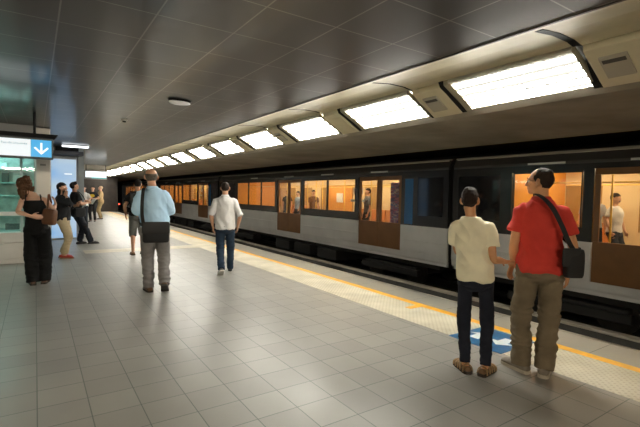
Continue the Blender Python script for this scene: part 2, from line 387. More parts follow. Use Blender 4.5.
for i, (x, z, w_, h_, c) in enumerate(((-.33, 1.64, .12, .16, LITE), (-.75, 1.37, .2, .14, mat('teal_carton', (.05, .4, .42), .5)), (-.52, 1.64, .12, .2, mat('dark_carton', (.05, .08, .08), .5)),
        (-.62, 1.92, .24, .12, mat('pale_carton', (.45, .6, .58), .5)), (-.2, 1.37, .16, .12, mat('dark_carton', (.05, .08, .08), .5)), (-.40, .652, .24, .13, mat('dark_carton', (.05, .08, .08), .5)))):
    o = obj('display_carton', box(B(), -w_/2, w_/2, -.08, .08, 0, h_), c, bevel=.008); o.location = (x, 11.2 if z > 1 else 10.95, z)
    tag(o, ['small white carton on the middle shelf of the glass kiosk', 'teal carton at the left of the lowest kiosk shelf', 'tall dark carton on the middle shelf of the glass kiosk',
            'pale carton on the top shelf of the glass kiosk', 'dark carton at the right of the lowest kiosk shelf', 'dark low box on the floor plate of the glass kiosk'][i], 'carton')
t = empty('steel_column', (.14, 10.6, 0), 0, 'brushed steel clad column between glass kiosk and blue light box', 'column')
bm = B(); box(bm, -.135, .135, 0, .5, .08, 2.79); obj('cladding', bm, mat('column_steel', (.50, .475, .44), .42, .55, .05, 2), t, bevel=.02)
bm = B(); box(bm, -.14, .14, -.006, .5, 0, .08); obj('plinth', bm, mat('plinth_dark', (.08, .075, .07), .5), t)
obj('notice', box(B(), -.05, .05, -.004, 0, 2.0, 2.04), mat('notice_grey', (.2, .19, .18), .5), t)
t = empty('light_box', (.74, 15.0, 0), 0, 'tall glowing pale blue light box behind the woman in the black jacket', 'light box')
obj('frame', box(B(), -.40, .35, 0, .15, 0, 2.52), mat('lightbox_frame', (.3, .32, .33), .4, .5), t, bevel=.01)
def blue_panel():
    m = emit('blue_panel', (.46, .70, .95), .72); nt = m.node_tree; b = nt.nodes['Principled BSDF']
    tc = nt.nodes.new('ShaderNodeTexCoord'); n = nt.nodes.new('ShaderNodeTexNoise'); n.inputs['Scale'].default_value = 1.4; n.inputs['Detail'].default_value = 1
    nt.links.new(tc.outputs['Object'], n.inputs['Vector']); r = nt.nodes.new('ShaderNodeValToRGB')
    r.color_ramp.elements[0].color = (.28, .56, .93, 1); r.color_ramp.elements[1].color = (.58, .76, .93, 1); r.color_ramp.elements[0].position = .35; r.color_ramp.elements[1].position = .6
    nt.links.new(n.outputs['Fac'], r.inputs[0]); nt.links.new(r.outputs[0], b.inputs['Emission Color'])
    return m
obj('panel', box(B(), -.34, .31, -.006, 0, .05, 2.44), blue_panel(), t)
obj('caption_bar', box(B(), .0, .2, -.009, -.006, 1.98, 2.005), emit('caption_white', (1, 1, 1), 1.2), t)
bm = B(); box(bm, -4, 1.12, 15.15, YB, -.1, 2.8)
tag(obj('wall_block', bm, mat('block_paint', (.40, .39, .36), .5, 0, .08, 2)), kind='structure')
bm = B(); box(bm, 1.10, 1.26, 14.98, 15.15, 0, 2.8)
tag(obj('trim_pilaster', bm, mat('pilaster_grey', (.26, .29, .30), .45, .3)), kind='structure')

ARROWB = emit('sign_blue', (.0, .42, .82), .9); SIGNW = emit('sign_white', (.86, .93, .95), .95); SIGNT = mat('sign_text', (.45, .62, .70), .5)
t = empty('direction_sign', (-.6, 8.5, 0), 0, 'illuminated hanging sign with white field and blue down arrow square', 'sign')
obj('casing', box(B(), -.9, .86, .0, .16, 2.015, 2.36), mat('sign_case', (.05, .06, .065), .4, .4), t, bevel=.006)
obj('white_field', box(B(), -.87, .545, -.006, 0, 2.045, 2.325), SIGNW, t)
obj('arrow_square', box(B(), .548, .835, -.007, 0, 2.045, 2.325), ARROWB, t)
bm = B(); box(bm, .678, .706, -.012, -.007, 2.10, 2.28)
for s in (-1, 1):
    vs = [(.692, 2.085), (.692, 2.125), (.692+s*.085, 2.21), (.692+s*.105, 2.19)]
    a = [bm.verts.new((x, -.0121, z)) for x, z in vs]; b = [bm.verts.new((x, -.007, z)) for x, z in vs]
    for i in range(4): bm.faces.new((a[i], a[(i+1) % 4], b[(i+1) % 4], b[i]))
    bm.faces.new(a); bm.faces.new(list(reversed(b)))
obj('down_arrow', bm, emit('arrow_white', (1, 1, 1), 1.1), t)
me = text_mesh('Rez-de-chaussée', .052); o = obj('sign_text', me, SIGNT, t); o.rotation_euler = (PI/2, 0, 0); o.location = (.148, -.007, 2.236)
bm = B(); prism_y(bm, [(-.95, 2.36), (.88, 2.36), (.93, 2.425), (-.95, 2.425)], -.06, .24); obj('top_housing', bm, BLACK, t)
for a in (-.6, .6): obj('hanger', cyl(B(), (a, .08, 2.42), (a, .08, 2.8), .02), BLACK, t)

t = empty('far_sign', (2.55, 24, 0), 0, 'small bright white hanging sign far along the platform', 'sign')
obj('casing', box(B(), -.5, .5, 0, .2, 2.08, 2.50), mat('far_case', (.2, .2, .2), .5), t)
obj('white_field', box(B(), -.47, .47, -.006, 0, 2.17, 2.47), emit('far_white', (.88, .95, .98), 1.3), t)
obj('teal_stripe', box(B(), -.2, .47, -.008, -.002, 2.11, 2.17), emit('far_teal', (.02, .5, .5), .7), t)
for a in (-.45, .42): obj('hanger', box(B(), a, a+.03, .05, .1, 2.5, 2.8), BLACK, t)
tag(obj('ceiling_bulkhead', box(B(), .95, 3.0, 24.3, 24.8, 2.55, 2.8), mat('bulkhead_beige', (.5, .46, .38), .5)), kind='structure')
t = empty('wall_shelf', (.80, 14.62, 2.66), 0, 'dark flat cover strip above the blue light box', 'cover strip')
obj('cover', box(B(), -.42, .42, 0, .36, -.12, .0), mat('cover_dark', (.03, .03, .035), .5), t, bevel=.01)
obj('hanger_rod', box(B(), -.3, .3, .15, .19, 0, .14), BLACK, t)

# blue boarding sticker on the studded strip
STB = mat('sticker_blue', (.015, .105, .24), .4, 0, .15, 20); STW = mat('sticker_white', (.62, .68, .68), .45)
t = empty('floor_sticker', (4.03, 2.65, .002), 0, 'square blue floor sticker with white arrows under the two standing passengers', 'sticker')
bm = B(); cx = []
box(bm, -.31, .31, -.31, .31, 0, .003); obj('sheet', bm, STB, t)
def flat_poly(bm, pts, z0, z1):
    a = [bm.verts.new((x, y, z0)) for x, y in pts]; b = [bm.verts.new((x, y, z1)) for x, y in pts]; n = len(pts)
    for i in range(n): bm.faces.new((a[i], a[(i+1) % n], b[(i+1) % n], b[i]))
    bm.faces.new(list(reversed(a))); bm.faces.new(b)
for s in (1, -1):
    for dx in (-.02,):
        bm = B(); q = [(-.24, .02), (-.10, .02), (-.10, .09), (.02, -.03), (-.10, -.15), (-.10, -.08), (-.24, -.08)]
        q = [(x*1+.10, s*(y*1.1+.16)) for x, y in q]
        if s < 0: q = [(-x, y) for x, y in q]
        flat_poly(bm, q, .003, .005); obj('white_arrow', bm, STW, t)

# ------------------------------------------------------------------ tracks
RAIL = mat('rail_steel', (.10, .09, .08), .4, .8, .2, 4); CONC = mat('sleeper_concrete', (.10, .095, .085), .85, 0, .2, 6)
for i, x in enumerate((5.72, 7.155, 9.20, 10.635)):
    bm = B(); prism_y(bm, [(-.07, 0), (.07, 0), (.07, .012), (.012, .03), (.012, .10), (.035, .115), (.035, .15), (-.035, .15), (-.035, .115), (-.012, .10), (-.012, .03), (-.07, .012)], YA+.2, 94)
    o = obj('rail', bm, RAIL); o.location = (x, 0, -1.2)
    tag(o, ['steel rail of the empty track, nearest the platform', 'steel rail of the empty track, farther from the platform', 'steel rail under the train, nearer the platform', 'steel rail under the train, farther from the platform'][i], 'rail')
for i, (x, z, r, h) in enumerate(((7.80, -1.28, .10, .44), (8.18, -1.28, .09, .54))):
    t = empty(('conductor_rail', 'cable_trough')[i], (x, 0, z), 0, ('pale covered conductor rail beyond the empty track', 'pale cable trough running alongside the train')[i], ('rail', 'trough')[i])
    bm = B(); box(bm, -r, r, YA+.2, 94, h-.05, h); obj('cover', bm, mat('cover_grey', (.50, .46, .38), .45, 0, .3, 1.2), t, bevel=.008)
    bm = B(); box(bm, -r*.6, r*.6, YA+.2, 94, 0, h-.05); obj('support', bm, CONC, t)
for i, (x, z, r) in enumerate(((7.45, 3.02, .05), (7.75, 2.92, .035), (8.1, 3.1, .06))):
    bm = B(); cyl(bm, (0, YA+.2, 0), (0, 94, 0), r, 10); o = obj('cable_pipe', bm, mat('pipe_grey', (.13, .12, .10), .5), None, True); o.location = (x, 0, z)
    tag(o, ['thick grey pipe under the tunnel ceiling, nearest the beam', 'thin grey pipe under the tunnel ceiling, lowest of three', 'thickest grey pipe under the tunnel ceiling, above the train'][i], 'pipe')

# ------------------------------------------------------------------ the train
SILVER = mat('train_silver', (.70, .70, .69), .4, .1, .06, 1.5)
BANDB = mat('train_black_band', (.022, .020, .019), .22)
ROOFM = mat('train_roof', (.05, .047, .042), .6)
DOORO = mat('door_amber', (.22, .10, .035), .35, 0, .1, 3)
INT = mat('interior_cream', (.74, .57, .32), .5); INTO = mat('interior_orange', (.75, .33, .05), .45); SEATM = mat('seat_fabric', (.55, .22, .06), .7)
POLEM = mat('pole_yellow', (.85, .55, .08), .3)
UNDER = mat('underframe', (.02, .018, .016), .7)
TGLASS = glass('train_glass', (.80, .80, .80), .75); DGLASS = glass('train_dark_glass', (.10, .10, .11), .8)
M_TL = emit('train_lamp', (1.0, .80, .50), TRAIN)
Y_LO, Z_SILL, Z_GL0, Z_GL1, Z_BAND, Z_ROOF = -.27, .72, .96, 2.06, 2.20, 2.52
TX = 8.6; TW = 2.7
def train_car(length, els):
    """els: ('dark'|'win'|'door'|'blue', y0, y1) along the near side, measured from the car's near end"""
    r = empty('subway_car', (TX, 0, 0))
    low = B(); band = B(); cant = B()
    prof = [(.10, Y_LO), (.03, -.16), (0, 0), (0, Z_SILL), (.06, Z_SILL), (.06, Y_LO)]
    doors = [e for e in els if e[0] == 'door']
    edges = [0]+[v for d in doors for v in (d[1], d[2])]+[length]
    for a, b in zip(edges[::2], edges[1::2]):
        prism_y(low, prof, a, b); box(band, 0, .06, a, b, Z_SILL, Z_GL0); box(band, 0, .06, a, b, Z_GL1, Z_BAND)
    for d in doors: prism_y(low, [(.10, Y_LO), (.03, -.16), (.005, -.02), (.06, -.02), (.06, Y_LO)], d[1], d[2]); box(band, 0, .06, d[1], d[2], 2.10, Z_BAND)
    prism_y(cant, [(0, Z_BAND), (.0, 2.26), (.06, 2.40), (.20, 2.50), (.20, 2.44), (.06, Z_BAND)], 0, length)
    opens = sorted([(e[1], e[2]) for e in els if e[0] in ('win', 'door')])
    y = 0
    for a, b in opens+[(length, length)]:
        if a > y: box(band, 0, .06, y, a, Z_GL0, Z_GL1)
        y = b
    # a raised bead along the lower panels
    prism_y(low, [(-.008, .30), (-.008, .33), (.0, .34), (.0, .29)], 0.02, length-.02) if not doors else [prism_y(low, [(-.008, .30), (-.008, .33), (.0, .34), (.0, .29)], a+.02, b-.02) for a, b in zip(edges[::2], edges[1::2])]
    obj('highlight_bead', prism_y(B(), [(.075, 2.415), (.06, 2.43), (.10, 2.475), (.13, 2.465)], 0, length), mat('highlight_silver', (.45, .42, .36), .5), r); obj('side_panel', low, SILVER, r); obj('window_band', band, BANDB, r); obj('cantrail', cant, mat('cantrail_grey', (.055, .05, .045), .45), r, False)  # the lighter bead is added; a roof-edge highlight is put into its colour
    bm = B(); prism_y(bm, [(.20, 2.44), (.20, 2.50), (.55, 2.60), (TW-.55, 2.60), (TW-.20, 2.50), (TW-.2, 2.44)], 0, length); obj('roof', bm, ROOFM, r)
    bm = B(); box(bm, .06, TW-.06, 0.05, length-.05, -.08, 0); obj('floor_plate', bm, mat('train_floor', (.12, .10, .08), .6), r)
    bm = B(); box(bm, .07, TW-.07, .06, length-.06, 2.24, 2.28); obj('ceiling_panel', bm, INT, r)
    # far side, seen through the windows
    far = B(); box(far, TW-.07, TW, 0, length, Y_LO, .80); box(far, TW-.07, TW, 0, length, 1.86, 2.44)
    y = .0
    while y < length:
        box(far, TW-.07, TW, y, min(length, y+.75), .80, 1.86); y += 1.6
    obj('far_side', far, INT, r)
    bm = B(); box(bm, TW-.05, TW-.03, .1, length-.1, .80, 1.86); obj('far_warm_panel', bm, mat('warm_panel', (.42, .26, .10), .15), r)  # opaque warm panel behind the openings; the lit look is in its colour
    for a in (0, length-.05): obj('end_wall', box(B(), .06, TW-.06, a, a+.05, Y_LO, 2.44), mat('end_dark', (.03, .028, .026), .5), r)
    darks = [e for e in els if e[0] == 'dark']
    for e in darks:                                                   # closed bulkheads of the unlit ends
        bm = B(); box(bm, .07, TW-.08, e[1] if e[1] > .1 else e[2]-.03, e[1]+.03 if e[1] > .1 else e[2], 0, 2.24); obj('bulkhead', bm, INTO, r)
        bm = B(); box(bm, -.006, 0, e[1]+.12, e[2]-.12, Z_GL0+.04, Z_GL1-.04); obj('dark_pane', bm, mat('dark_pane', (.012, .012, .014), .06), r)
    lo = min(e[1] for e in els if e[0] in ('win', 'door')); hi = max(e[2] for e in els if e[0] in ('win', 'door'))
    for x in (.75, TW-.75):
        bm = B(); y = lo+.2
        while y < hi-.6:
            box(bm, x-.09, x+.09, y, min(y+1.5, hi-.1), 2.20, 2.24); y += 1.9
        obj('lamp_strip', bm, M_TL, r)
    for e in els:
        a, b = e[1], e[2]
        if e[0] == 'win':
            n = max(1, round((b-a)/1.55)); wd = (b-a)/n
            for i in range(n):
                w_ = obj('window', window_frame(a+i*wd+.02, a+(i+1)*wd-.02), BANDB, r)
                obj('pane', box(B(), .022, .030, a+i*wd+.04, a+(i+1)*wd-.04, Z_GL0+.02, Z_GL1-.02), TGLASS, w_)
            y = a+.3
            while y < b-.5:                                            # seats back to the window
                for xs in (.12, TW-.57):
                    st = B(); box(st, xs, xs+.45, y, y+.46, .36, .46); q = xs if xs < 1 else xs+.38
                    box(st, q, q+.07, y, y+.46, .46, .98); box(st, xs+.1, xs+.35, y+.1, y+.36, 0, .36); obj('seat', st, SEATM, r, bevel=.02)
                y += .5
        if e[0] == 'blue':
            obj('blue_strip', box(B(), -.008, 0, a, b, Z_SILL+.03, 2.0), mat('blue_film', (.01, .13, .36), .2), r)
        if e[0] == 'door':
            mid = (a+b)/2
            for (p, q) in ((a+.01, mid-.006), (mid+.006, b-.01)):
                d = B(); box(d, .015, .055, p, q, -.02, .74); box(d, .015, .055, p, q, 1.98, 2.10); box(d, .015, .055, p, p+.10, .74, 1.98); box(d, .015, .055, q-.10, q, .74, 1.98)
                dd = obj('door_leaf', d, DOORO, r, bevel=.008); obj('door_pane', box(B(), .03, .038, p+.09, q-.09, .73, 1.99), TGLASS, dd)
            for yy in (a+.15, b-.15):
                for xs in (.4, TW-.45):
                    bm = B(); cyl(bm, (xs, yy, 0), (xs, yy, 2.24), .018, 10); obj('pole', bm, POLEM, r, True)
            bm = B(); cyl(bm, (TW/2, mid, 0), (TW/2, mid, 2.24), .018, 10); obj('pole', bm, POLEM, r, True)
            bm = B(); box(bm, TW-.09, TW-.07, a+.1, b-.1, 0, 1.95); obj('far_door', bm, INTO, r)
            obj('notice', box(B(), TW-.115, TW-.09, mid-.25, mid+.2, 1.2, 1.6), mat('notice_pale', (.75, .75, .72), .5), r)
    # pale plates over the openings, painted in for white light streaks on the cantrail
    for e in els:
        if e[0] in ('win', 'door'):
            m_ = (e[1]+e[2])/2; obj('streak_plate', box(B(), -.008, .0, m_-.38, m_+.38, 2.215, 2.255), mat('streak_pale', (.72, .72, .68), .3), r)
    for (a, b) in ((lo+.1, hi-.1),):
        bm = B(); cyl(bm, (.55, a, 1.86), (.55, b, 1.86), .015, 8); cyl(bm, (TW-.55, a, 1.86), (TW-.55, b, 1.86), .015, 8); obj('grab_rail', bm, POLEM, r, True)
    un = B(); box(un, .25, TW-.25, .4, length-.4, -.42, -.08)
    for a in (4.9, 6.6, 8.2): box(un, .14, TW-.14, a, a+1.2, -.80, -.42)
    obj('underframe', un, UNDER, r, bevel=.02)
    for yb in (2.4, length-2.6):
        bm = B(); box(bm, .32, TW-.32, yb-1.1, yb+1.1, -.72, -.5); box(bm, .24, .40, yb-1.2, yb+1.2, -.74, -.56); box(bm, TW-.40, TW-.24, yb-1.2, yb+1.2, -.74, -.56)
        bg = obj('bogie', bm, UNDER, r, bevel=.015)
        for dy in (-.85, .85):
            for xs in (.55, TW-.67): obj('wheel', cyl(B(), (xs, yb+dy, -.66), (xs+.12, yb+dy, -.66), .385, 24), RAIL, bg)
    return r
def window_frame(a, b):
    bm = B(); box(bm, .008, .05, a, b, Z_GL0, Z_GL0+.025); box(bm, .008, .05, a, b, Z_GL1-.025, Z_GL1)
    box(bm, .008, .05, a, a+.022, Z_GL0, Z_GL1); box(bm, .008, .05, b-.022, b, Z_GL0, Z_GL1)
    return bm
GRP = 'coupled subway cars'
elsA = [('dark', .05, 1.15), ('blue', 1.2, 1.5), ('door', 1.65, 3.55), ('win', 3.72, 6.95), ('door', 7.1, 9.05), ('win', 9.25, 13.45), ('dark', 13.6, 15.75)]
carA = train_car(15.8, elsA); carA.location.y = 7.0
def stripes():
    m = mat('poster_stripes', (.5, .3, .5), .5); nt = m.node_tree; b = nt.nodes['Principled BSDF']; tc = nt.nodes.new('ShaderNodeTexCoord')
    n = nt.nodes.new('ShaderNodeTexNoise'); n.inputs['Scale'].default_value = 5; mp = nt.nodes.new('ShaderNodeMapping'); mp.inputs['Scale'].default_value = (.2, .5, 2.2)
    nt.links.new(tc.outputs['Object'], mp.inputs[0]); nt.links.new(mp.outputs[0], n.inputs['Vector'])
    r = nt.nodes.new('ShaderNodeValToRGB'); r.color_ramp.interpolation = 'CONSTANT'; e = r.color_ramp.elements
    e[0].position = 0; e[0].color = (.12, .10, .35, 1); e[1].position = .42; e[1].color = (.55, .20, .40, 1)
    for ps, c in ((.50, (.15, .22, .60, 1)), (.56, (.70, .55, .70, 1)), (.63, (.25, .12, .35, 1))): q = e.new(ps); q.color = c
    nt.links.new(n.outputs['Fac'], r.inputs[0]); nt.links.new(r.outputs[0], b.inputs['Base Color'])
    return m
obj('poster', box(B(), .30, .33, 1.75, 2.40, .62, 1.92), stripes(), carA)
obj('notice', box(B(), .50, .52, 3.95, 4.45, 1.55, 1.78), mat('notice_pale', (.75, .75, .72), .5), carA)
obj('notice', box(B(), .50, .52, 3.85, 4.6, 1.30, 1.38), mat('notice_blue', (.45, .62, .75), .5), carA)
tag(carA, 'silver subway car passing behind the man in the white shirt', 'train', GRP)
for i, lab in enumerate(('second silver subway car down the track, beyond the man in white', 'third silver subway car down the track toward the dark tunnel')):
    c = copy_tree(carA); c.location.y = 7.0+16.15*(i+1); tag(c, lab, 'train', GRP)
elsB = [('dark', .05, 1.2), ('win', 1.4, 3.2), ('door', 3.4, 5.3), ('win', 5.5, 10.9), ('door', 10.5+.55, 12.95), ('win', 13.1, 14.5), ('dark', 14.6, 15.75)]
elsB = [('dark', .05, 1.2), ('win', 1.4, 3.2), ('door', 3.4, 5.3), ('win', 5.5, 10.5), ('door', 10.72, 12.62), ('win', 12.8, 14.25), ('dark', 14.4, 15.75)]
carB = train_car(15.8, elsB); carB.location.y = 6.86-15.8
tag(carB, 'silver subway car at the right edge behind the man in red', 'train', GRP)
for i, y in enumerate((6.93, 22.975, 39.125)):
    bm = B()
    for k in range(2): box(bm, .18-.03*k, TW-.18+.03*k, -.065+.065*k, -.003+.065*k, -.2, 2.3)
    o = obj('gangway_bellows', bm, mat('rubber_black', (.012, .012, .012), .8)); o.location = (TX, y, 0)
    tag(o, ['black bellows joining the two nearest subway cars', 'black bellows between the car behind the white shirt and the next', 'black bellows farthest along the train'][i], 'bellows', 'gangway bellows between the cars')
t = empty('signal_lamp', (7.45, 49.6, -1.28), 0, 'small red signal light in the dark tunnel past the platform end', 'signal')
obj('post', cyl(B(), (0, 0, 0), (0, 0, 1.2), .05), BLACK, t); obj('head', box(B(), -.12, .12, -.08, .08, 1.2, 1.6), BLACK, t)
obj('red_lens', cyl(B(), (0, -.09, 1.4), (0, -.07, 1.4), .075, 16), emit('red_lens', (1, .06, .03), 6.), t)

# ------------------------------------------------------------------ people
SKIN = mat('skin', (.58, .32, .20), .5, 0, .07, 14, 0, 60, 0, .4, .06)
SKIN_D = mat('skin_tan', (.60, .30, .145), .5, 0, .07, 14, 0, 60, 0, .4, .06)
SKIN_L = mat('skin_pale', (.60, .36, .25), .5, 0, .07, 14, 0, 60, 0, .4, .06)
EYEW = mat('eye_white', (.75, .74, .7), .2); IRIS = mat('iris_brown', (.03, .015, .01), .15); LIP = mat('lip', (.36, .13, .10), .45)
def hair_mat(name, c):
    m = mat(name, c, .62, 0, .35, 40, .6, 160, 0, .18); return m
H_BLACK = hair_mat('hair_black', (.012, .009, .008)); H_BROWN = hair_mat('hair_brown', (.055, .026, .013)); H_DARK = hair_mat('hair_dark_brown', (.022, .013, .009)); H_GREY = hair_mat('hair_grey', (.10, .085, .07)); H_FAIR = hair_mat('hair_fair', (.42, .32, .2))
def cloth(name, c, var=.10, bump=.25): return mat(name, c, .85, 0, var, 7, bump, 380, 0, .25)
def nz(p, f, s=0.): return noise.noise(V((p.x*f[0]+s, p.y*f[1]+s*.7, p.z*f[2])))
def folds(amp, f, s=0.):
    def fn(p):
        q = V((p.x+.45*p.z, p.y, p.z-.35*abs(p.x)))
        a = nz(q, f, s); b = nz(p, (f[0]*2.1, f[1]*2.1, f[2]*1.7), s+5)
        return amp*(1-2.6*abs(a))*1.1 + amp*.5*b - amp*.4
    return fn
def lerp(a, b, t): return a+(b-a)*t
BODY = [(.80, .06, .07, 0), (.84, .150, .105, -.005), (.92, .168, .118, -.012), (1.00, .158, .108, -.006), (1.08, .143, .098, 0), (1.18, .150, .104, .004), (1.28, .166, .116, .004), (1.345, .168, .112, 0), (1.395, .148, .096, -.006), (1.43, .112, .078, -.012), (1.465, .078, .064, -.014), (1.50, .058, .058, -.012)]
class Person:
    """k scales a 1.75 m figure; all pose points are in the figure's own metres (faces +y, right hand on +x)"""
    def __init__(s, name_loc, heading, H, label, lean=(0, 0), hip=(0, 0, 0), legs=None, arms=None, head=None, girth=1., shw=1., vox=.009, skin=SKIN, group=None, belly=0., hands=True, bare=False):
        s.k = H/1.75; s.lean = lean; s.hip = V(hip)/s.k; s.g = girth; s.shw = shw; s.vox = vox/s.k; s.skin = skin; s.belly = belly
        s.root = empty('person', name_loc, -math.radians(heading), label, 'person', group)
        s.head = dict(yaw=0, pitch=0, roll=0, off=(0, 0, 0), wide=1.); s.head.update(head or {})
        s.legs = [dict(foot=(-.1, 0, 0), yaw=8, heel=0, knee=None), dict(foot=(.1, 0, 0), yaw=-8, heel=0, knee=None)]
        for a, b in zip(s.legs, legs or []): a.update(b)
        s.arms = [dict(el=(-.23, -.04, 1.13), wr=(-.25, .03, .90), hand=None, thumb=(0, 1, 0), palm=(1, 0, 0), curl=.5), dict(el=(.23, -.04, 1.13), wr=(.25, .03, .90), hand=None, thumb=(0, 1, 0), palm=(-1, 0, 0), curl=.5)]
        for a, b in zip(s.arms, arms or []): a.update(b)
        for a in s.arms:
            a['el'] = V(a['el'])/s.k; a['wr'] = V(a['wr'])/s.k
        for a in s.legs: a['foot'] = V(a['foot'])/s.k
        s.hands = hands; s.bare = bare
        s.body()
    def P(s, x, y, z):
        """torso point with hips shifted and spine leaning"""
        t = max(0, z-.9)
        return V((x+s.hip.x+s.lean[0]*t, y+s.hip.y+s.lean[1]*t, z+s.hip.z))
    def chain(s, i):
        L = s.legs[i]; sg = -1 if i == 0 else 1
        a = math.radians(-L['yaw']*1) ; fy = V((math.sin(math.radians(-L['yaw'])*-1*-1), math.cos(a), 0))
        fy = V((math.sin(math.radians(-L['yaw'])), math.cos(math.radians(L['yaw'])), 0))
        heel = math.radians(L['heel'])
        ank = L['foot'] + V((0, 0, .085)) + V((0, 0, .13*math.sin(heel))) + fy*(.13*(1-math.cos(heel)))
        hipj = s.P(sg*.088, 0, .90)
        kd = (V((0, 1, 0))*.8+fy*.2); d = ank-hipj; l = d.length; a1, a2 = .43, .415
        l2 = min(l, (a1+a2)*.9995); mid = hipj+d*(a1/(a1+a2)); h = math.sqrt(max(0, a1*a1-(l2*a1/(a1+a2))**2))
        kn = V(L['knee'])/s.k if L['knee'] else mid+(kd-d.normalized()*kd.dot(d.normalized())).normalized()*h+V((sg*.008, 0, 0))
        return hipj, kn, ank, fy, heel
    def shoulder(s, i):
        sg = -1 if i == 0 else 1
        return s.P(sg*.165*s.shw, -.010, 1.372)
    def headM(s):
        h = s.head
        R_ = Matrix.Rotation(math.radians(h['yaw']), 3, 'Z') @ Matrix.Rotation(math.radians(-h['pitch']), 3, 'X') @ Matrix.Rotation(math.radians(h['roll']), 3, 'Y')
        piv = s.P(0, -.012, 1.545) + V(h['off'])
        return R_, piv
    def hp(s, x, y, z):
        R_, piv = s.headM(); return piv + R_@V((x*s.head['wide'], y+.012, z+.09))
    def torso(s, bm, grow, z0, z1, hem=0., wide=None, n=22):
        rr = []; zs = [b for b in BODY if z0+.01 < b[0] < z1-.005]
        def at(z):
            for a, b in zip(BODY, BODY[1:]):
                if a[0] <= z <= b[0]:
                    t = (z-a[0])/(b[0]-a[0]); return (z, lerp(a[1], b[1], t), lerp(a[2], b[2], t), lerp(a[3], b[3], t))
            return (z, BODY[1][1], BODY[1][2], 0)
        L = [at(max(z0, .86)) if z0 >= .84 else (z0, .158, .112, -.008)]+zs+[at(z1)]
        for i, (z, rx, ry, oy) in enumerate(L):
            up = 1.28 < z < 1.40; f = s.shw if up else 1
            gx = grow; gy = grow
            if wide and z < 1.34:
                t = min(1, (1.34-z)/.3); gx = max(gx, lerp(grow, wide[0]-rx*s.g, t)); gy = max(gy, lerp(grow, wide[1]-ry*s.g, t))
            bl = s.belly*max(0, 1-abs(z-1.05)/.22)
            rx_, ry_ = rx*s.g*f+gx, ry*s.g+gy+bl/2
            c = s.P(0, oy+bl/2, z)
            if i == 0: rr.append((c+V((0, 0, 0)), V((rx_*.9, 0, 0)), V((0, ry_*.9, 0))))
            rr.append((c+V((0, 0, .012 if i == 0 else 0)), V((rx_, 0, 0)), V((0, ry_, 0))))
        rings(bm, rr, n)
    def hand(s, bm, i):
        A = s.arms[i]; wr = A['wr']; d = (V(A['hand']) if A['hand'] else (wr-A['el'])).normalized()
        pn = V(A['palm']); pn = (pn-d*pn.dot(d)).normalized(); th = V(A['thumb']); th = (th-d*th.dot(d)-pn*th.dot(pn)).normalized()
        limb(bm, [wr-d*.02, wr+d*.02, wr+d*.06, wr+d*.094], [(.025, .019), (.031, .018), (.041, .0165), (.039, .013)], th, 12)
        for j, (o, ln) in enumerate(((.034, .070), (.0115, .079), (-.0115, .074), (-.034, .058))):
            b = wr+d*.088+th*o; q = [b-d*.02, b]; sp = o*.16
            dd = d+th*sp; ang = 0
            for m, fr in enumerate((.42, .32, .26)):
                ang += A['curl']*(.35, .75, .6)[m]
                q.append(q[-1]+(dd*math.cos(ang)+pn*math.sin(ang)).normalized()*ln*fr)
            limb(bm, q, [.0088, .0092, .0088, .0078, .0066], th, 8, True, 2)
        b = wr+d*.022+th*.024; t1 = (d*.55+th*.75+pn*.25).normalized(); t2 = (d*.85+th*.3+pn*.45).normalized()
        limb(bm, [b-t1*.012, b+t1*.034, b+t1*.034+t2*.03, b+t1*.034+t2*.054], [.014, .0125, .0105, .008], pn, 8, True, 2)
    def headshape(s, bm):
        R_, _ = s.headM(); Wd = Matrix.Diagonal((s.head['wide'], 1, 1)); M = R_@Wd
        ell(bm, s.hp(0, -.014, .028), (.074, .093, .088), M, 20, 14)
        ell(bm, s.hp(0, .020, -.030), (.060, .070, .078), M, 18, 12)
        ell(bm, s.hp(0, .052, -.078), (.036, .036, .030), M)
        ell(bm, s.hp(0, .010, -.070), (.054, .052, .036), M)
        ell(bm, s.hp(0, .070, .024), (.048, .020, .014), M)
        limb(bm, [s.hp(0, .084, .016), s.hp(0, .097, -.012), s.hp(0, .103, -.028)], [.010, .012, .0145], R_@V((1, 0, 0)), 8)
        for q in (-1, 1):
            ell(bm, s.hp(q*.012, .094, -.033), (.009, .011, .008), M, 8, 6)
            ell(bm, s.hp(q*.044, .062, -.018), (.020, .020, .020), M, 10, 8)
            ell(bm, s.hp(q*.081, -.014, -.006), (.0095, .023, .034), M@Matrix.Rotation(q*.55, 3, 'Z'), 10, 8)
            ell(bm, s.hp(q*.072, -.002, -.034), (.008, .011, .012), M, 8, 6)
        ell(bm, s.hp(0, .084, -.052), (.022, .010, .006), M, 10, 6); ell(bm, s.hp(0, .083, -.063), (.020, .010, .007), M, 10, 6)
        nb = s.P(0, -.018, 1.44); ct = s.hp(0, -.022, -.06)
        limb(bm, [nb, lerp(nb, ct, .55)+V((0, -.004, 0)), ct], [(.062*s.g, .058*s.g), (.054*s.g, .054*s.g), (.055, .056)], V((1, 0, 0)), 16)
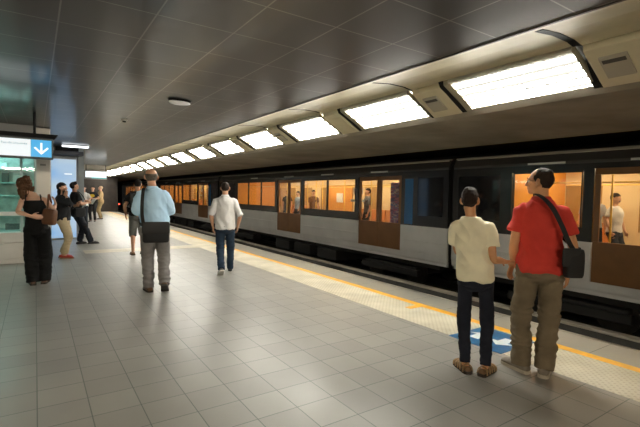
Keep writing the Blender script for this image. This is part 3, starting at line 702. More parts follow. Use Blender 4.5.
    def body(s):
        bm = B(); s.torso(bm, -.012, .82, 1.50)
        for i in (0, 1):
            h, kn, an, fy, heel = s.chain(i)
            t_ = 1. if s.bare else .68      # thighs and calves stay well inside the trousers
            limb(bm, [h+V((0, 0, .02)), lerp(h, kn, .45), kn, lerp(kn, an, .35)-fy*.012*t_, lerp(kn, an, .75), an], [(.088*s.g*t_, .092*s.g*t_), (.074*s.g*t_, .078*s.g*t_), (.052*t_, .056*t_), (.052*t_, .056*t_), (.038*t_, .040*t_), (.034, .038)], V((1, 0, 0)), 16)
            s.footloft(bm, i, -.004, .9)
            sh = s.shoulder(i); A = s.arms[i]; sg = -1 if i == 0 else 1
            limb(bm, [sh-V((sg*.05, 0, -.01)), sh, lerp(sh, A['el'], .5), A['el'], lerp(A['el'], A['wr'], .35), lerp(A['el'], A['wr'], .8), A['wr']],
                 [.046*s.g, .050*s.g, .045*s.g, .038*s.g, .041*s.g, .029*s.g, (.025, .022)], V(A['thumb']), 14)
            if s.hands: s.hand(bm, i)
            else: ell(bm, A['wr']+(A['wr']-A['el']).normalized()*.06, (.04, .04, .05))
        s.headshape(bm)
        me = fused(bm, s.vox, 2)
        # lips and eyes
        R_, _ = s.headM()
        for m in (s.skin, LIP, EYEW, IRIS): me.materials.append(m)
        lc = s.hp(0, .092, -.058)
        for p in me.polygons:
            if (p.center-lc).length < .028:
                q = R_.inverted()@(p.center-lc)
                if abs(q.z) < .010-abs(q.x)*.25 and abs(q.x) < .024 and q.y > -.02: p.material_index = 1
        b2 = bmesh.new(); b2.from_mesh(me); n0 = len(b2.faces)
        for q in (-1, 1):
            for r_, off, mi in ((.0125, 0, 2), (.0065, .0085, 3)):
                f0 = set(b2.faces); ell(b2, s.hp(q*.031, .070+off, .004), (r_, r_*.9, r_*.8), R_, 10, 8)
                for f in b2.faces:
                    if f not in f0: f.material_index = mi; f.smooth = True
        b2.to_mesh(me); b2.free()
        for v in me.vertices: v.co *= s.k
        o = bpy.data.objects.new('body', me); COL.objects.link(o); o.parent = s.root
        s.bodyo = o
    def footloft(s, bm, i, grow, sc=1., z0=0.):
        h, kn, an, fy, heel = s.chain(i); L = s.legs[i]
        right = V((fy.y, -fy.x, 0)); toe = L['foot']+fy*.13
        f = V((fy.x*math.cos(heel), fy.y*math.cos(heel), -math.sin(heel))); u = V((fy.x*math.sin(heel), fy.y*math.sin(heel), math.cos(heel)))
        rr = []
        for y, rx, hh in ((-.082, .020, .03), (-.070, .031, .055), (-.035, .037, .082), (.0, .038, .10), (.05, .041, .078), (.10, .046, .054), (.145, .046, .042), (.175, .038, .034), (.192, .022, .022)):
            hh = (hh+grow)*(sc if hh > .06 else 1); rx = rx+grow
            c = toe+f*(y-.13)+u*(hh/2+z0)
            rr.append((c, right*rx, u*(hh/2)))
        rings(bm, rr, 14)
    def finish(s, me, name, m, smooth=True):
        for v in me.vertices: v.co *= s.k
        ms = m if isinstance(m, (list, tuple)) else [m]
        for q in ms: me.materials.append(q)
        o = bpy.data.objects.new(name, me); COL.objects.link(o); o.parent = s.root
        return o
    def shirt(s, m, hem=.90, sleeve=.5, grow=.018, wide=None, slv=.058, name='shirt', neck=1.475, fold=.007, seed=0., upper=None, flare=0.):
        bm = B(); s.torso(bm, grow, hem, neck, wide=wide)
        for i in (0, 1):
            if sleeve <= 0: continue
            sh = s.shoulder(i); A = s.arms[i]; sg = -1 if i == 0 else 1
            pts = [sh-V((sg*.08, 0, -.018)), sh+V((0, 0, .0))]; rad = [.050*s.g+grow*.7, .054*s.g+grow*.6]
            if sleeve <= 1:
                e = lerp(sh, A['el'], sleeve); pts += [lerp(sh, e, .5), e]; rad += [(slv*s.g+grow*.6), slv*s.g+grow*.5+flare]
            else:
                e = lerp(A['el'], A['wr'], sleeve-1); pts += [lerp(sh, A['el'], .5), A['el'], lerp(A['el'], e, .5), e]; rad += [slv*s.g+grow*.4, .050*s.g+grow*.4, .046*s.g+grow*.3, .036*s.g+grow*.35]
            limb(bm, pts, rad, V((0, 1, 0)), 16, False)
        me = fused(bm, s.vox, 3); crease(me, folds(fold, (7, 7, 5), seed))
        return s.finish(me, name, m)
    def trousers(s, m, top=.93, r=(.098, .082, .068, .062), cuff=.0, grow=.014, name='trousers', fold=.008, seed=3., bottom=1., sideflat=1.):
        bm = B(); s.torso(bm, grow, .83, top)
        ell(bm, s.P(0, -.01, .84), (.135*s.g, .10*s.g+.01, .07))
        for i in (0, 1):
            h, kn, an, fy, heel = s.chain(i); e = lerp(kn, an, bottom)+V((0, 0, cuff))
            limb(bm, [h+V((0, 0, .03)), lerp(h, kn, .4), kn, lerp(kn, e, .5), e], [(r[0]*s.g, r[0]*1.02*s.g), ((r[0]+r[1])/2*s.g, (r[0]+r[1])/2*s.g), r[1], r[2], (r[3]*sideflat, r[3]*1.08)], V((1, 0, 0)), 18, False)
        me = fused(bm, s.vox, 3)
        def fn(p):
            low = max(0, 1-abs(p.z-.22)/.25)+.8*max(0, 1-abs(p.z-.50)/.14)+.5*max(0, 1-abs(p.z-.84)/.12)
            return fold*(1-2*abs(nz(p, (5, 5, 16), seed)))*(.35+low) + fold*.6*nz(p, (14, 14, 9), seed+2) - fold*.3
        crease(me, fn)
        return s.finish(me, name, m)
    def shoes(s, up, sole=None, grow=.008, low=.62, label=None):
        for i in (0, 1):
            bm = B(); s.footloft(bm, i, grow, low, .012 if sole else 0)
            me = fused(bm, min(s.vox, .008), 2); o = s.finish(me, 'shoe', up)
            if sole:
                h, kn, an, fy, heel = s.chain(i); L = s.legs[i]; right = V((fy.y, -fy.x, 0)); toe = L['foot']+fy*.13
                f = V((fy.x*math.cos(heel), fy.y*math.cos(heel), -math.sin(heel))); u = V((fy.x*math.sin(heel), fy.y*math.sin(heel), math.cos(heel)))
                bm = B(); rr = []
                out = [(-.092, .022), (-.075, .040), (-.03, .046), (.04, .048), (.10, .055), (.15, .052), (.185, .040), (.206, .018)]
                lp = [toe+f*(y-.13)+right*x for y, x in out]+[toe+f*(y-.13)-right*x for y, x in reversed(out)]
                a = [bm.verts.new(p) for p in lp]; b = [bm.verts.new(p+u*.026) for p in lp]; n = len(lp)
                for j in range(n): bm.faces.new((a[j], a[(j+1) % n], b[(j+1) % n], b[j]))
                bm.faces.new(list(reversed(a))); bm.faces.new(b)
                bmesh.ops.recalc_face_normals(bm, faces=bm.faces)
                me = bpy.data.meshes.new('sole'); bm.to_mesh(me); bm.free()
                so = s.finish(me, 'sole', sole); so.parent = o
    def hair(s, m, keep, grow=1.07, thick=.0, blobs=(), limbs=(), rough=.004, name='hair', vox=None):
        R_, _ = s.headM(); Wd = Matrix.Diagonal((s.head['wide'], 1, 1)); M = R_@Wd
        bm = B(); n, mm = 40, 30; c0 = V((0, -.014, .024)); r0 = V((.074, .094, .091))*grow
        def pt(i, j, q):
            th = PI*(j+.5)/mm; ph = 2*PI*i/n
            return V((r0.x*q*math.sin(th)*math.cos(ph), r0.y*q*math.sin(th)*math.sin(ph), r0.z*q*math.cos(th)))+c0
        cell = [[keep(pt(i+.5, j+.5, 1)) for i in range(n)] for j in range(mm-1)]
        for j in range(mm-1):
            for i in range(n):
                if not cell[j][i]: continue
                vs = []
                for q in (1.0, .86):
                    for (a, b) in ((i, j), (i+1, j), (i+1, j+1), (i, j+1)):
                        p = pt(a, b, q); vs.append(bm.verts.new(s.hp(p.x, p.y, p.z)))
                for f in ((0, 1, 2, 3), (7, 6, 5, 4), (0, 4, 5, 1), (1, 5, 6, 2), (2, 6, 7, 3), (3, 7, 4, 0)): bm.faces.new([vs[x] for x in f])
        bmesh.ops.remove_doubles(bm, verts=bm.verts, dist=.0004)
        # drop the walls between neighbouring cells
        seen = {}
        for f in bm.faces: seen.setdefault(frozenset(v.index for v in f.verts) if False else frozenset(id(v) for v in f.verts), []).append(f)
        dup = [f for fs in seen.values() if len(fs) > 1 for f in fs]
        bmesh.ops.delete(bm, geom=dup, context='FACES')
        for (c, r) in blobs: ell(bm, s.hp(*c), r, M, 14, 10)
        for (pts, rad) in limbs: limb(bm, [s.hp(*p) for p in pts], rad, R_@V((1, 0, 0)), 10)
        me = fused(bm, vox or min(s.vox, .007), 2)
        crease(me, lambda p: rough*nz(p, (60, 60, 22), 1)+rough*.8*nz(p, (120, 120, 40), 4))
        return s.finish(me, name, m)
    def collar(s, m, r=.066, h=.03, name='collar', z=1.475):
        bm = B(); c = s.P(0, -.016, z)
        for j in range(24):
            pass
        n = 28; lo, hi, li, hi2 = [], [], [], []
        nb = s.hp(0, -.02, -.075); ax = (nb-c); 
        for j in range(n):
            a = 2*PI*j/n; d = V((math.cos(a), math.sin(a), 0)); fz = -.018*max(0, d.y)
            lo.append(bm.verts.new(c+V((d.x*(r+.028), d.y*(r+.020), -.012+fz)))); hi.append(bm.verts.new(c+ax.normalized()*h+V((d.x*r, d.y*r, fz))))
            hi2.append(bm.verts.new(c+ax.normalized()*h+V((d.x*(r-.006), d.y*(r-.006), fz)))); li.append(bm.verts.new(c+V((d.x*(r-.004), d.y*(r-.004), -.02+fz))))
        for j in range(n):
            q = (j+1) % n
            for A_, B_ in ((lo, hi), (hi, hi2), (hi2, li), (li, lo)): bm.faces.new((A_[j], A_[q], B_[q], B_[j]))
        bmesh.ops.recalc_face_normals(bm, faces=bm.faces)
        me = bpy.data.meshes.new(name); bm.to_mesh(me); bm.free()
        for p in me.polygons: p.use_smooth = True
        return s.finish(me, name, m)
    def world(s, p): return s.root.matrix_basis @ V(p)

def ribbon(bm, pts, nrm, w_, th, sub=5):
    """flat strap through the points; nrm = outward normal at each point"""
    pts = [V(p) for p in pts]; nrm = [V(q).normalized() for q in nrm]; P, N = [], []; m = len(pts)
    for i in range(m-1):
        p0, p1, p2, p3 = pts[max(0, i-1)], pts[i], pts[i+1], pts[min(m-1, i+2)]
        for k in range(sub):
            t = k/sub; P.append(.5*((2*p1)+(p2-p0)*t+(2*p0-5*p1+4*p2-p3)*t*t+(3*p1-p0-3*p2+p3)*t*t*t)); N.append(lerp(nrm[i], nrm[i+1], t).normalized())
    P.append(pts[-1]); N.append(nrm[-1]); L = []
    for i, p in enumerate(P):
        T = (P[min(len(P)-1, i+1)]-P[max(0, i-1)]).normalized(); sd = T.cross(N[i]).normalized(); n_ = sd.cross(T).normalized()
        L.append([bm.verts.new(p+sd*a*w_/2+n_*b*th/2) for a, b in ((-1, -1), (1, -1), (1, 1), (-1, 1))])
    for a, b in zip(L, L[1:]):
        for j in range(4): bm.faces.new((a[j], a[(j+1) % 4], b[(j+1) % 4], b[j]))
    bm.faces.new(L[0]); bm.faces.new(list(reversed(L[-1])))
def rounded_bag(w_, d_, h_, v=.008, bulge=.012):
    bm = B(); rr = []
    for t in (0, .03, .1, .3, .6, .85, .96, 1):
        e = min(1, (min(t, 1-t)/.1)**.5*.12+.88) if min(t, 1-t) < .1 else 1
        b = bulge*math.sin(PI*t)
        rr.append((t*h_, w_/2*e, (d_/2+b)*e))
    n = 28; loops = []
    for z, a, b in rr:
        lp = []
        for j in range(n):
            q = 2*PI*j/n; c_, s_ = math.cos(q), math.sin(q)
            lp.append(bm.verts.new((a*math.copysign(abs(c_)**.35, c_), b*math.copysign(abs(s_)**.5, s_), z)))
        loops.append(lp)
    for a, b in zip(loops, loops[1:]):
        for j in range(n): bm.faces.new((a[j], a[(j+1) % n], b[(j+1) % n], b[j]))
    bm.faces.new(list(reversed(loops[0]))); bm.faces.new(loops[-1])
    return bm
def short_hair(front=.045, nape=-.075, side=-.02, top=-1):
    def keep(p):
        if p.y > .032: return p.z > front+(.0 if abs(p.x) < .04 else -.006)
        if p.y > .0: return p.z > lerp(max(side, -.03)+.035, front-.006, p.y/.032)
        if p.y > -.035: return p.z > (side+.035 if abs(p.x) > .055 and p.y > -.025 else side)
        return p.z > nape + 3.5*p.x*p.x
    return keep

# --- the boy in the cream T-shirt
boy = Person((3.148, 2.207, 0), 54, 1.585, 'boy seen from behind in cream T-shirt and navy trousers, reaching for a man\'s arm', lean=(-.10, .01), hip=(-.03, 0, 0),
    legs=[dict(foot=(-.092, -.01, 0), yaw=26), dict(foot=(.07, -.02, 0), yaw=-24)],
    arms=[dict(el=(-.195, .10, 1.03), wr=(-.10, .25, .98), palm=(0, -1, 0), thumb=(0, 0, 1)), dict(el=(.105, -.055, .995), wr=(.215, .125, .955), hand=(.45, .9, -.05), palm=(.3, 0, -1), thumb=(-1, 0, .3), curl=.9)],
    head=dict(off=(-.012, .012, 0), yaw=-3, pitch=-6, wide=.96), girth=.87, shw=.90, vox=.0065, skin=SKIN_D)
boy.shirt(cloth('cream_cotton', (.86, .79, .58)), hem=.88, sleeve=.62, grow=.026, wide=(.168, .135), slv=.058, neck=1.475, fold=.011, seed=11, flare=.012, name='tshirt')
boy.collar(mat('cream_rib', (.82, .75, .55), .85), r=.058, h=.012, name='neckband', z=1.472)
boy.trousers(cloth('navy_denim', (.014, .016, .026), .25), top=.97, r=(.090, .066, .054, .050), cuff=.0, fold=.007, seed=2)
boy.hair(H_DARK, short_hair(.05, -.066, -.0), 1.085, blobs=[((0, .0, .085), (.062, .075, .042))], rough=.006)
BR = mat('sandal_leather', (.16, .085, .035), .6, 0, .25, 20, .3, 60)
BRL = mat('sandal_tan', (.30, .18, .075), .6, 0, .2, 20)
def sandals(s, m, m2):
    s.shoes(m, mat('sandal_sole', (.035, .025, .018), .8), .004, .60)
    for i in (0, 1):
        h, kn, an, fy, heel = s.chain(i); right = V((fy.y, -fy.x, 0)); ft = s.legs[i]['foot']
        for y, rx, hh in ((-.055, .047, .074), (.0, .050, .083), (.045, .053, .076), (.085, .058, .062), (.13, .058, .052)):
            bm = B(); pts = []; nr = []
            for j in range(9):
                a = PI*j/8; pts.append(ft+fy*(y+.012*math.sin(a))+right*(rx*math.cos(a))+V((0, 0, .015+hh*math.sin(a)**.7*.95))); nr.append(right*math.cos(a)+V((0, 0, math.sin(a)+.05)))
            ribbon(bm, pts, nr, .020, .006, 2)
            bmesh.ops.recalc_face_normals(bm, faces=bm.faces); me = bpy.data.meshes.new('strap'); bm.to_mesh(me); bm.free()
            s.finish(me, 'sandal_strap', m2)
sandals(boy, BR, BRL)

# --- the man in the red polo
RED = cloth('red_pique', (.60, .050, .036), .10)
man = Person((3.557, 1.959, 0), 60, 1.765, 'man in red polo shirt and khaki trousers looking left, black bag across his back', lean=(-.02, .02), hip=(.045, 0, 0),
    legs=[dict(foot=(-.075, .0, 0), yaw=48), dict(foot=(.105, -.01, 0), yaw=-6)],
    arms=[dict(el=(-.165, -.03, 1.115), wr=(-.170, .115, .925), hand=(-.28, .25, -1), palm=(.9, -.5, 0), thumb=(.5, .9, 0), curl=.55), dict(el=(.285, .01, 1.10), wr=(.262, .10, .87), hand=(-.1, .12, -1), palm=(-1, .2, 0), thumb=(.2, 1, 0), curl=.75)],
    head=dict(yaw=72, pitch=-2, off=(-.012, .012, 0)), girth=1.0, shw=.92, vox=.0065, belly=.05, skin=SKIN_D)
man.shirt(RED, hem=.87, sleeve=.60, grow=.020, wide=(.165, .145), slv=.055, fold=.014, seed=4, flare=.014, name='polo_shirt')
man.collar(RED, r=.070, h=.045, z=1.47)
man.trousers(cloth('khaki_cotton', (.175, .137, .088), .14), top=.95, r=(.100, .084, .078, .076), cuff=-.03, fold=.015, seed=8)
man.shoes(mat('trainer_grey', (.20, .17, .13), .6, 0, .2, 20), mat('sole_pale', (.48, .42, .33), .6), .010, .66)
man.hair(H_DARK, lambda p: (p.z > -.070 if p.y < -.035 else (p.z > -.005 if p.y < .012 else (p.y < .050 and p.z > .020 and p.z < .118-abs(p.y)))) and not (p.y > .012 and p.z > .06) and not (p.y > .03), 1.075, blobs=[((0, -.062, .055), (.064, .045, .055)), ((.045, -.03, .05), (.03, .045, .05)), ((-.045, -.03, .05), (.03, .045, .05))], rough=.004)
bm = B()
for q in (-1, 1):
    n = 14; L = [man.hp(q*.034+.024*math.cos(2*PI*j/n), .091-.012*abs(math.cos(2*PI*j/n)*.5+q*.5), .002+.017*math.sin(2*PI*j/n)) for j in range(n+1)]
    for a, b in zip(L, L[1:]): cyl(bm, a, b, .0018, 6)
    cyl(bm, man.hp(q*.058, .088, .006), man.hp(q*.078, -.005, .008), .0018, 6)
cyl(bm, man.hp(-.010, .092, .006), man.hp(.010, .092, .006), .0018, 6)
bmesh.ops.recalc_face_normals(bm, faces=bm.faces); me = bpy.data.meshes.new('glasses'); bm.to_mesh(me); bm.free(); man.finish(me, 'glasses', mat('glasses_frame', (.05, .04, .03), .3, .6))
bm = B()
for q in (-1, 1): limb(bm, [man.hp(q*.014, .088, .024), man.hp(q*.034, .090, .032), man.hp(q*.052, .074, .026)], [.003, .0045, .003], V((0, 0, 1)), 6)
bmesh.ops.recalc_face_normals(bm, faces=bm.faces); me = bpy.data.meshes.new('eyebrows'); bm.to_mesh(me); bm.free(); man.finish(me, 'eyebrows', H_DARK)
BAGM = mat('black_nylon', (.005, .005, .006), .7, 0, .2, 20, .3, 200)
def place(t, person, local, rz=0.):
    t.location = person.world(local); t.rotation_euler = (0, 0, person.root.rotation_euler.z+rz)
t = empty('shoulder_bag', (0, 0, 0), 0, 'small black shoulder bag on the right hip of the man in red', 'bag')
place(t, man, (.280, -.105, .875))
o = obj('pouch', rounded_bag(.145, .075, .23), BAGM, t, True); o.rotation_euler = (0, 0, .5)
bm = rounded_bag(.150, .018, .15, bulge=.006); o = obj('flap', bm, mat('black_flap', (.007, .007, .008), .6), t, True); o.location = (-.02, -.045, .09); o.rotation_euler = (0, 0, .5)
bm = B(); k = 1.0
Lp = [(.0, -.02, .215), (-.045, -.055, .29), (-.10, -.072, .42), (-.165, -.072, .55), (-.232, -.045, .632), (-.292, .065, .672), (-.285, .14, .640), (-.25, .205, .56), (-.12, .262, .36), (.0, .20, .24), (.05, .06, .22)]
Ln = [(.5, -1, .1), (.2, -1, .1), (0, -1, .1), (0, -1, .3), (0, -.6, 1), (0, .1, 1), (-.1, .5, .9), (0, 1, .5), (.2, 1, 0), (.8, .6, 0), (1, .1, 0)]
ribbon(bm, Lp, Ln, .036, .005); obj('strap', bm, BAGM, t)

# --- the man in the white shirt walking away
ws = Person((2.899, 7.346, 0), 20, 1.72, 'man in white shirt and dark blue jeans walking away along the yellow line', lean=(-.01, .03), hip=(-.02, .14, -.012),
    legs=[dict(foot=(-.085, -.10, 0), yaw=6, heel=28), dict(foot=(.09, .46, 0), yaw=-5, heel=-8)],
    arms=[dict(el=(-.275, .10, 1.10), wr=(-.245, .20, .88)), dict(el=(.245, .08, 1.10), wr=(.215, .20, .88))],
    head=dict(off=(.0, .01, 0)), vox=.009, shw=1.02)
WHT = cloth('white_shirt_cotton', (.66, .65, .64), .06)
ws.shirt(WHT, hem=.85, sleeve=1.02, grow=.022, wide=(.185, .14), slv=.054, fold=.010, seed=21); ws.collar(WHT, r=.064, h=.045, z=1.47)
ws.trousers(cloth('blue_jeans', (.020, .036, .062), .2), r=(.100, .076, .066, .062), cuff=-.02, fold=.009, seed=6)
ws.shoes(mat('shoe_black', (.02, .02, .022), .5), mat('sole_white', (.6, .58, .55), .6), .008)
ws.hair(H_DARK, short_hair(.06, -.06, -.01), 1.055, rough=.003)

# --- the bald man in the blue shirt with the messenger bag
bs = Person((1.505, 6.564, 0), 12, 1.85, 'balding man in light blue shirt and grey trousers walking away with black messenger bag', lean=(-.05, .03), hip=(-.03, .02, -.008),
    legs=[dict(foot=(-.11, .08, 0), yaw=14), dict(foot=(.10, -.12, 0), yaw=-6, heel=34)],
    arms=[dict(el=(-.285, .0, 1.225), wr=(-.22, .20, 1.10), palm=(1, 0, 0), thumb=(0, 0, 1)), dict(el=(.185, .02, 1.215), wr=(.135, .24, 1.13), palm=(-1, 0, 0), thumb=(0, 0, 1))],
    head=dict(off=(-.018, .012, 0), pitch=-4, wide=1.06), vox=.009, girth=1.06, shw=.98, belly=.05, skin=SKIN)
BLU = cloth('blue_shirt_cotton', (.50, .74, .97), .06)
bs.shirt(BLU, hem=.93, sleeve=1.30, grow=.026, wide=(.205, .16), slv=.060, fold=.011, seed=31); bs.collar(BLU, r=.070, h=.040, z=1.47)
bs.trousers(cloth('grey_trousers', (.21, .20, .195), .12), r=(.110, .086, .076, .074), cuff=-.035, fold=.012, seed=16)
bs.shoes(mat('shoe_brown', (.14, .075, .035), .5), mat('sole_dark', (.03, .025, .02), .7), .008)
bs.hair(H_GREY, lambda p: p.z < .052 and (p.z > -.070 if p.y < -.03 else (p.z > .0 and p.y < .03)), 1.055, rough=.003)
t = empty('messenger_bag', (0, 0, 0), 0, 'black messenger bag hanging behind the man in the light blue shirt', 'bag')
place(t, bs, (-.02, -.235, .775))
o = obj('pouch', rounded_bag(.36, .10, .29, bulge=.02), BAGM, t, True)
o = obj('flap', rounded_bag(.37, .02, .17, bulge=.01), mat('black_flap', (.007, .007, .008), .6), t, True); o.location = (0, -.066, .13)
o = obj('zip_band', box(B(), -.15, .15, -.082, -.075, .225, .245), mat('zip_grey', (.22, .22, .21), .4), t)
bm = B(); ribbon(bm, [(-.165, 0, .26), (-.185, .04, .40), (-.185, .075, .56), (-.175, .10, .70), (-.165, .19, .775), (-.17, .29, .745), (-.19, .35, .62), (-.22, .35, .42), (-.23, .18, .28), (-.18, .02, .25)],
    [(-.2, -1, 0), (-.2, -1, 0), (-.1, -1, .1), (-.1, -1, .3), (-.1, 0, 1), (-.1, .7, .7), (-.2, 1, 0), (-.6, 1, 0), (-1, .4, 0), (-1, 0, 0)], .046, .006); obj('strap', bm, BAGM, t)

# --- person mostly hidden in front of him
hp_ = Person((2.02, 10.75, 0), 10, 1.79, 'dark haired person in black top and grey shorts, half hidden beyond the man in blue', lean=(0, .02),
    legs=[dict(foot=(-.10, -.06, 0)), dict(foot=(.10, .10, 0))], arms=[dict(el=(-.28, -.05, 1.15), wr=(-.26, .10, .95)), dict(el=(.26, 0, 1.15), wr=(.24, .16, 1.0))], vox=.013, skin=SKIN, bare=True)
hp_.shirt(cloth('black_cotton', (.016, .016, .017), .2), hem=.90, sleeve=.6, grow=.022, seed=5)
hp_.trousers(cloth('grey_shorts', (.15, .15, .14)), r=(.105, .085, .08, .08), bottom=.12, seed=5, name='shorts')
hp_.shoes(mat('sandal_leather', (.16, .085, .035)), mat('sandal_sole', (.035, .025, .018)), .006); hp_.hair(H_BLACK, short_hair(.05, -.075, -.01), 1.09)
t = empty('backpack', (0, 0, 0), 0, 'black backpack on the person half hidden beyond the man in blue', 'bag'); place(t, hp_, (-.02, -.215, 1.05))
obj('sack', rounded_bag(.30, .15, .42, bulge=.02), mat('backpack_grey', (.03, .03, .032), .7), t, True)
for q in (-1, 1):
    bm = B(); ribbon(bm, [(q*.11, .06, .38), (q*.125, .14, .46), (q*.13, .235, .46), (q*.135, .335, .36), (q*.16, .33, .22), (q*.20, .20, .08), (q*.15, .06, .04)], [(0, -.5, 1), (0, 0, 1), (0, .4, 1), (0, 1, .3), (q*.5, 1, 0), (q, .2, 0), (q, 0, 0)], .045, .008); obj('strap', bm, BAGM, t)

# --- the woman in black with the brown bag
w1 = Person((.05, 8.0, 0), 4, 1.70, 'woman in black camisole and wide black trousers with bun, hand behind her back', lean=(-.08, .0), hip=(-.03, 0, 0),
    legs=[dict(foot=(-.09, 0, 0)), dict(foot=(.06, .05, 0))],
    arms=[dict(el=(-.262, -.13, 1.155), wr=(-.09, -.185, 1.09), hand=(1, -.12, -.1), palm=(0, 1, 0), thumb=(0, 0, 1), curl=.25), dict(el=(.19, -.05, 1.19), wr=(.215, .16, 1.27), hand=(-.2, .6, .8), palm=(-1, 0, 0), thumb=(0, 0, 1))],
    head=dict(yaw=40, pitch=-26, roll=-14, off=(-.135, .02, -.015), wide=1.04), girth=.90, shw=.92, vox=.009, skin=SKIN_L)
BLKC = cloth('black_viscose', (.006, .006, .0065), .2)
w1.shirt(BLKC, hem=.97, sleeve=0, grow=.012, neck=1.37, fold=.003, seed=9, name='camisole')
for q in (-1, 1):
    bm = B(); ribbon(bm, [w1.P(q*.105, -.112, 1.34), w1.P(q*.10, -.092, 1.42), w1.P(q*.092, -.02, 1.468), w1.P(q*.10, .085, 1.40), w1.P(q*.105, .105, 1.34)], [(0, -1, .1), (0, -1, .4), (0, 0, 1), (0, 1, .4), (0, 1, .1)], .018, .006)
    bmesh.ops.recalc_face_normals(bm, faces=bm.faces); me = bpy.data.meshes.new('s'); bm.to_mesh(me); bm.free(); w1.finish(me, 'shoulder_strap', BLKC)
w1.trousers(BLKC, top=1.09, r=(.112, .108, .098, .090), cuff=-.045, grow=.014, fold=.010, seed=14, name='wide_trousers')
w1.shoes(mat('sandal_dark', (.10, .05, .03), .5), mat('sole_dark', (.03, .025, .02)), .004)
w1.hair(hair_mat('hair_curly_brown', (.095, .047, .023)), short_hair(.045, -.085, -.04), 1.12, blobs=[((0, -.070, .145), (.056, .054, .052)), ((0, -.075, .125), (.052, .05, .046)), ((.03, -.09, .10), (.04, .04, .04)), ((-.025, -.06, .14), (.036, .034, .034)), ((.05, -.06, .02), (.05, .06, .06)), ((-.05, -.05, .02), (.045, .06, .06)), ((.07, -.08, -.05), (.05, .05, .06))],
    limbs=[([(q*.05, -.06, -.02), (q*.065+.01, -.085, -.10), (q*.06+.03, -.10, -.18), (q*.05+.045, -.10, -.25)], [.04, .042, .036, .018]) for q in (-1, 0, 1)], rough=.02)
t = empty('tote_bag', (0, 0, 0), 0, 'brown leather bag on the right shoulder of the woman in black', 'bag'); place(t, w1, (.135, -.155, .96))
LEA = mat('brown_leather', (.115, .045, .018), .45, 0, .2, 10, .3, 90)
o = obj('pouch', rounded_bag(.19, .10, .24, bulge=.02), LEA, t, True); o.rotation_euler = (0, .12, -.5)
bm = B(); ribbon(bm, [(-.02, .0, .22), (-.01, .03, .34), (-.005, .14, .465), (.0, .22, .44), (.03, .19, .32), (.02, .03, .22)], [(0, -1, 0), (0, -1, .3), (0, 0, 1), (0, 1, .3), (1, 1, 0), (1, 0, 0)], .03, .006); obj('strap', bm, LEA, t)

# --- the woman on the phone
w2 = Person((.50, 10.86, 0), 108, 1.66, 'woman in black jacket and beige trousers holding a phone to her ear', lean=(-.02, .0),
    legs=[dict(foot=(-.07, -.02, 0), yaw=4), dict(foot=(.08, .05, 0))],
    arms=[dict(el=(-.25, .08, 1.12), wr=(-.10, .24, 1.16), thumb=(0, 0, 1), palm=(0, -1, 0)), dict(el=(.20, .20, 1.17), wr=(.10, .10, 1.36), hand=(-.1, -.1, 1), palm=(-1, 0, 0), thumb=(0, -.4, .5), curl=.7)],
    head=dict(yaw=-8, pitch=-6), girth=1.04, vox=.011, skin=SKIN)
w2.shirt(cloth('black_jacket', (.018, .019, .022), .25), hem=.88, sleeve=1.75, grow=.032, wide=(.20, .16), fold=.012, seed=41, name='jacket')
w2.trousers(cloth('beige_cotton', (.50, .41, .26), .1), r=(.106, .085, .074, .068), cuff=.03, fold=.010, seed=42)
w2.shoes(mat('shoe_red', (.42, .035, .02), .45), mat('sole_tan', (.3, .18, .1), .6), .006)
w2.hair(H_BLACK, short_hair(.05, -.085, -.07), 1.13, limbs=[([(q*.058, -.04, .0), (q*.070, -.05, -.09), (q*.065, -.06, -.18), (q*.06, -.05, -.22)], [.035, .038, .032, .014]) for q in (-1, -.3, .4, 1)], rough=.006)
t = empty('phone', (0, 0, 0), 0, 'dark phone held to the ear of the woman in the black jacket', 'phone'); place(t, w2, (.088, .045, 1.385)); 
obj('case', box(B(), -.004, .004, -.025, .025, 0, .11), mat('phone_black', (.01, .01, .012), .2), t, bevel=.003); obj('screen', box(B(), -.0055, -.004, -.022, .022, .008, .102), mat('phone_screen', (.02, .03, .05), .1), t)

# --- the man reading a paper
m3 = Person((1.06, 13.5, 0), 72, 1.76, 'man in black T-shirt and jeans leaning back and reading a paper beside the light box', lean=(0, -.02), hip=(0, -.13, -.03),
    legs=[dict(foot=(-.06, -.02, 0)), dict(foot=(.11, .22, 0), yaw=-12)],
    arms=[dict(el=(-.24, -.10, 1.13), wr=(-.10, .14, 1.16), thumb=(0, 0, 1), palm=(1, 0, 0)), dict(el=(.24, -.10, 1.13), wr=(.12, .14, 1.16), thumb=(0, 0, 1), palm=(-1, 0, 0))],
    head=dict(pitch=-16, yaw=0), vox=.012, skin=SKIN)
m3.shirt(cloth('black_cotton', (.016, .016, .017)), hem=.88, sleeve=.65, grow=.024, wide=(.19, .15), seed=51, name='tshirt')
m3.trousers(cloth('dark_jeans', (.022, .027, .037), .2), r=(.10, .08, .072, .068), cuff=-.02, fold=.012, seed=52)
m3.shoes(mat('shoe_black', (.02, .02, .022)), mat('sole_dark', (.03, .025, .02)), .008); m3.hair(H_BLACK, short_hair(.05, -.07, -.015), 1.09, blobs=[((0, .04, .10), (.05, .045, .025))])
t = empty('newspaper', (0, 0, 0), 0, 'white paper in the hands of the reading man in black', 'paper'); place(t, m3, (.01, .255, 1.19))
for q in (-1, 1):
    o = obj('page', box(B(), 0, .15, -.002, .002, -.09, .11), LITE, t); o.rotation_euler = (-.7, 0, (.25 if q > 0 else PI-.25))
t = empty('satchel', (0, 0, 0), 0, 'dark satchel at the hip of the reading man in black', 'bag'); place(t, m3, (.225, -.12, .78))
obj('pouch', rounded_bag(.09, .26, .24, bulge=.01), BAGM, t, True)
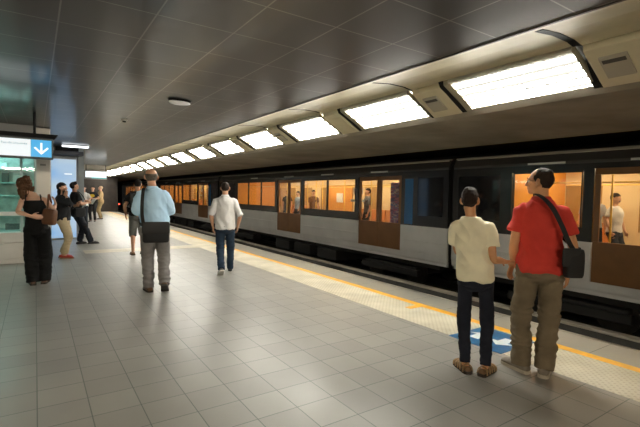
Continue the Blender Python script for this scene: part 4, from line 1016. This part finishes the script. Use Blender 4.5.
bm = B(); ribbon(bm, [(0, .0, .23), (-.03, -.05, .36), (-.14, -.075, .58), (-.29, -.04, .70), (-.30, .06, .70), (-.2, .16, .56), (-.06, .18, .36), (0, .08, .23)], [(1, -.5, 0), (.4, -1, 0), (0, -1, .2), (0, -.4, 1), (0, .5, 1), (0, 1, .2), (.5, 1, 0), (1, .3, 0)], .035, .006); obj('strap', bm, BAGM, t)

# --- his companion, mostly hidden
m3b = Person((1.58, 19.0, 0), 205, 1.70, 'fair faced person in white top standing behind the reading man', vox=.014, skin=SKIN_L,
    arms=[dict(el=(-.24, 0, 1.13), wr=(-.10, .2, 1.1)), dict(el=(.24, 0, 1.13), wr=(.1, .2, 1.1))])
m3b.shirt(cloth('white_top', (.6, .6, .58)), hem=.88, sleeve=.7, seed=3, name='top'); m3b.trousers(cloth('dark_jeans', (.022, .027, .037)), seed=3); m3b.shoes(mat('shoe_black', (.02, .02, .022))); m3b.hair(H_BLACK, short_hair(.05, -.08, -.05), 1.1)

# --- two people far down the platform
m4 = Person((2.33, 23.3, 0), 200, 1.72, 'person facing the camera in black T-shirt with yellow print, far down the platform', vox=.014, skin=SKIN,
    arms=[dict(el=(-.27, .0, 1.12), wr=(-.06, .20, 1.12), thumb=(0, 0, 1)), dict(el=(.27, .0, 1.12), wr=(.08, .20, 1.14), thumb=(0, 0, 1))], head=dict(pitch=-14))
o = m4.shirt([cloth('black_cotton', (.016, .016, .017)), mat('yellow_print', (.75, .50, .02), .7)], hem=.88, sleeve=.6, seed=61, grow=.024, name='tshirt')
for p in o.data.polygons:
    c = p.center/m4.k
    if c.y > .04 and ((c.x/.12)**2+((c.z-1.28)/.075)**2) < 1: p.material_index = 1
m4.trousers(cloth('black_jeans', (.015, .015, .016)), r=(.095, .072, .06, .056), seed=62); m4.shoes(mat('shoe_black', (.02, .02, .022))); m4.hair(H_BLACK, short_hair(.05, -.06, -.01), 1.08)
m5 = Person((2.88, 25.0, 0), 285, 1.76, 'fair haired person in tan clothes standing sideways far down the platform', vox=.014, skin=SKIN_L, lean=(0, .06),
    arms=[dict(el=(-.22, .06, 1.14), wr=(-.12, .27, 1.22), thumb=(0, 0, 1)), dict(el=(.22, .06, 1.14), wr=(.10, .27, 1.22), thumb=(0, 0, 1))], head=dict(pitch=-12))
TANC = cloth('tan_cotton', (.40, .28, .14)); m5.shirt(TANC, hem=.86, sleeve=1.5, seed=71, grow=.026); m5.trousers(cloth('tan_trousers', (.33, .24, .12)), seed=72); m5.shoes(mat('shoe_black', (.02, .02, .022))); m5.hair(H_FAIR, short_hair(.055, -.05, 0), 1.04)

# --- passengers behind the train windows
def passenger(loc, hd, lab, top, bottom, hairm, H):
    q = Person(loc, hd, H, lab, vox=.018, group='passengers inside the train', hands=True, arms=[dict(el=(-.23, -.02, 1.11), wr=(-.23, .07, .88)), dict(el=(.23, -.02, 1.11), wr=(.23, .07, .88))])
    q.shirt(top, hem=.9, sleeve=.7, seed=loc[1]); q.trousers(bottom, seed=loc[1]); q.shoes(mat('shoe_black', (.02, .02, .022))); q.hair(hairm, short_hair(), 1.08)
DJ = cloth('dark_jeans', (.022, .027, .037))
passenger((9.75, 3.75, 0), 190, 'passenger in white top standing inside the train at the right edge', cloth('white_top', (.6, .6, .58)), DJ, H_DARK, 1.66)
passenger((9.95, 4.25, 0), 240, 'passenger in pale grey top standing inside the train near the right edge', cloth('grey_top', (.35, .35, .36)), DJ, H_BLACK, 1.74)
passenger((9.9, 9.7, 0), 250, 'passenger in dark blue top at the train door nearest the dark car end', cloth('blue_top', (.05, .08, .2)), DJ, H_BROWN, 1.75)
passenger((9.9, 15.2, 0), 200, 'passenger in brown top at the train door right of the man in white', cloth('brown_top', (.2, .1, .05)), DJ, H_BLACK, 1.72)
passenger((9.7, 11.4, 0), 290, 'passenger in grey jacket beside the window left of the nearest train door', cloth('grey_jacket', (.10, .10, .11)), DJ, H_DARK, 1.78)
passenger((10.2, 18.0, 0), 230, 'passenger in dark top behind the window next to the man in white', cloth('black_cotton', (.016, .016, .017)), DJ, H_BROWN, 1.70)
passenger((9.6, 16.0, 0), 270, 'passenger in pale blue top just inside the second train door', cloth('pale_blue_top', (.35, .45, .6)), DJ, H_BLACK, 1.66)
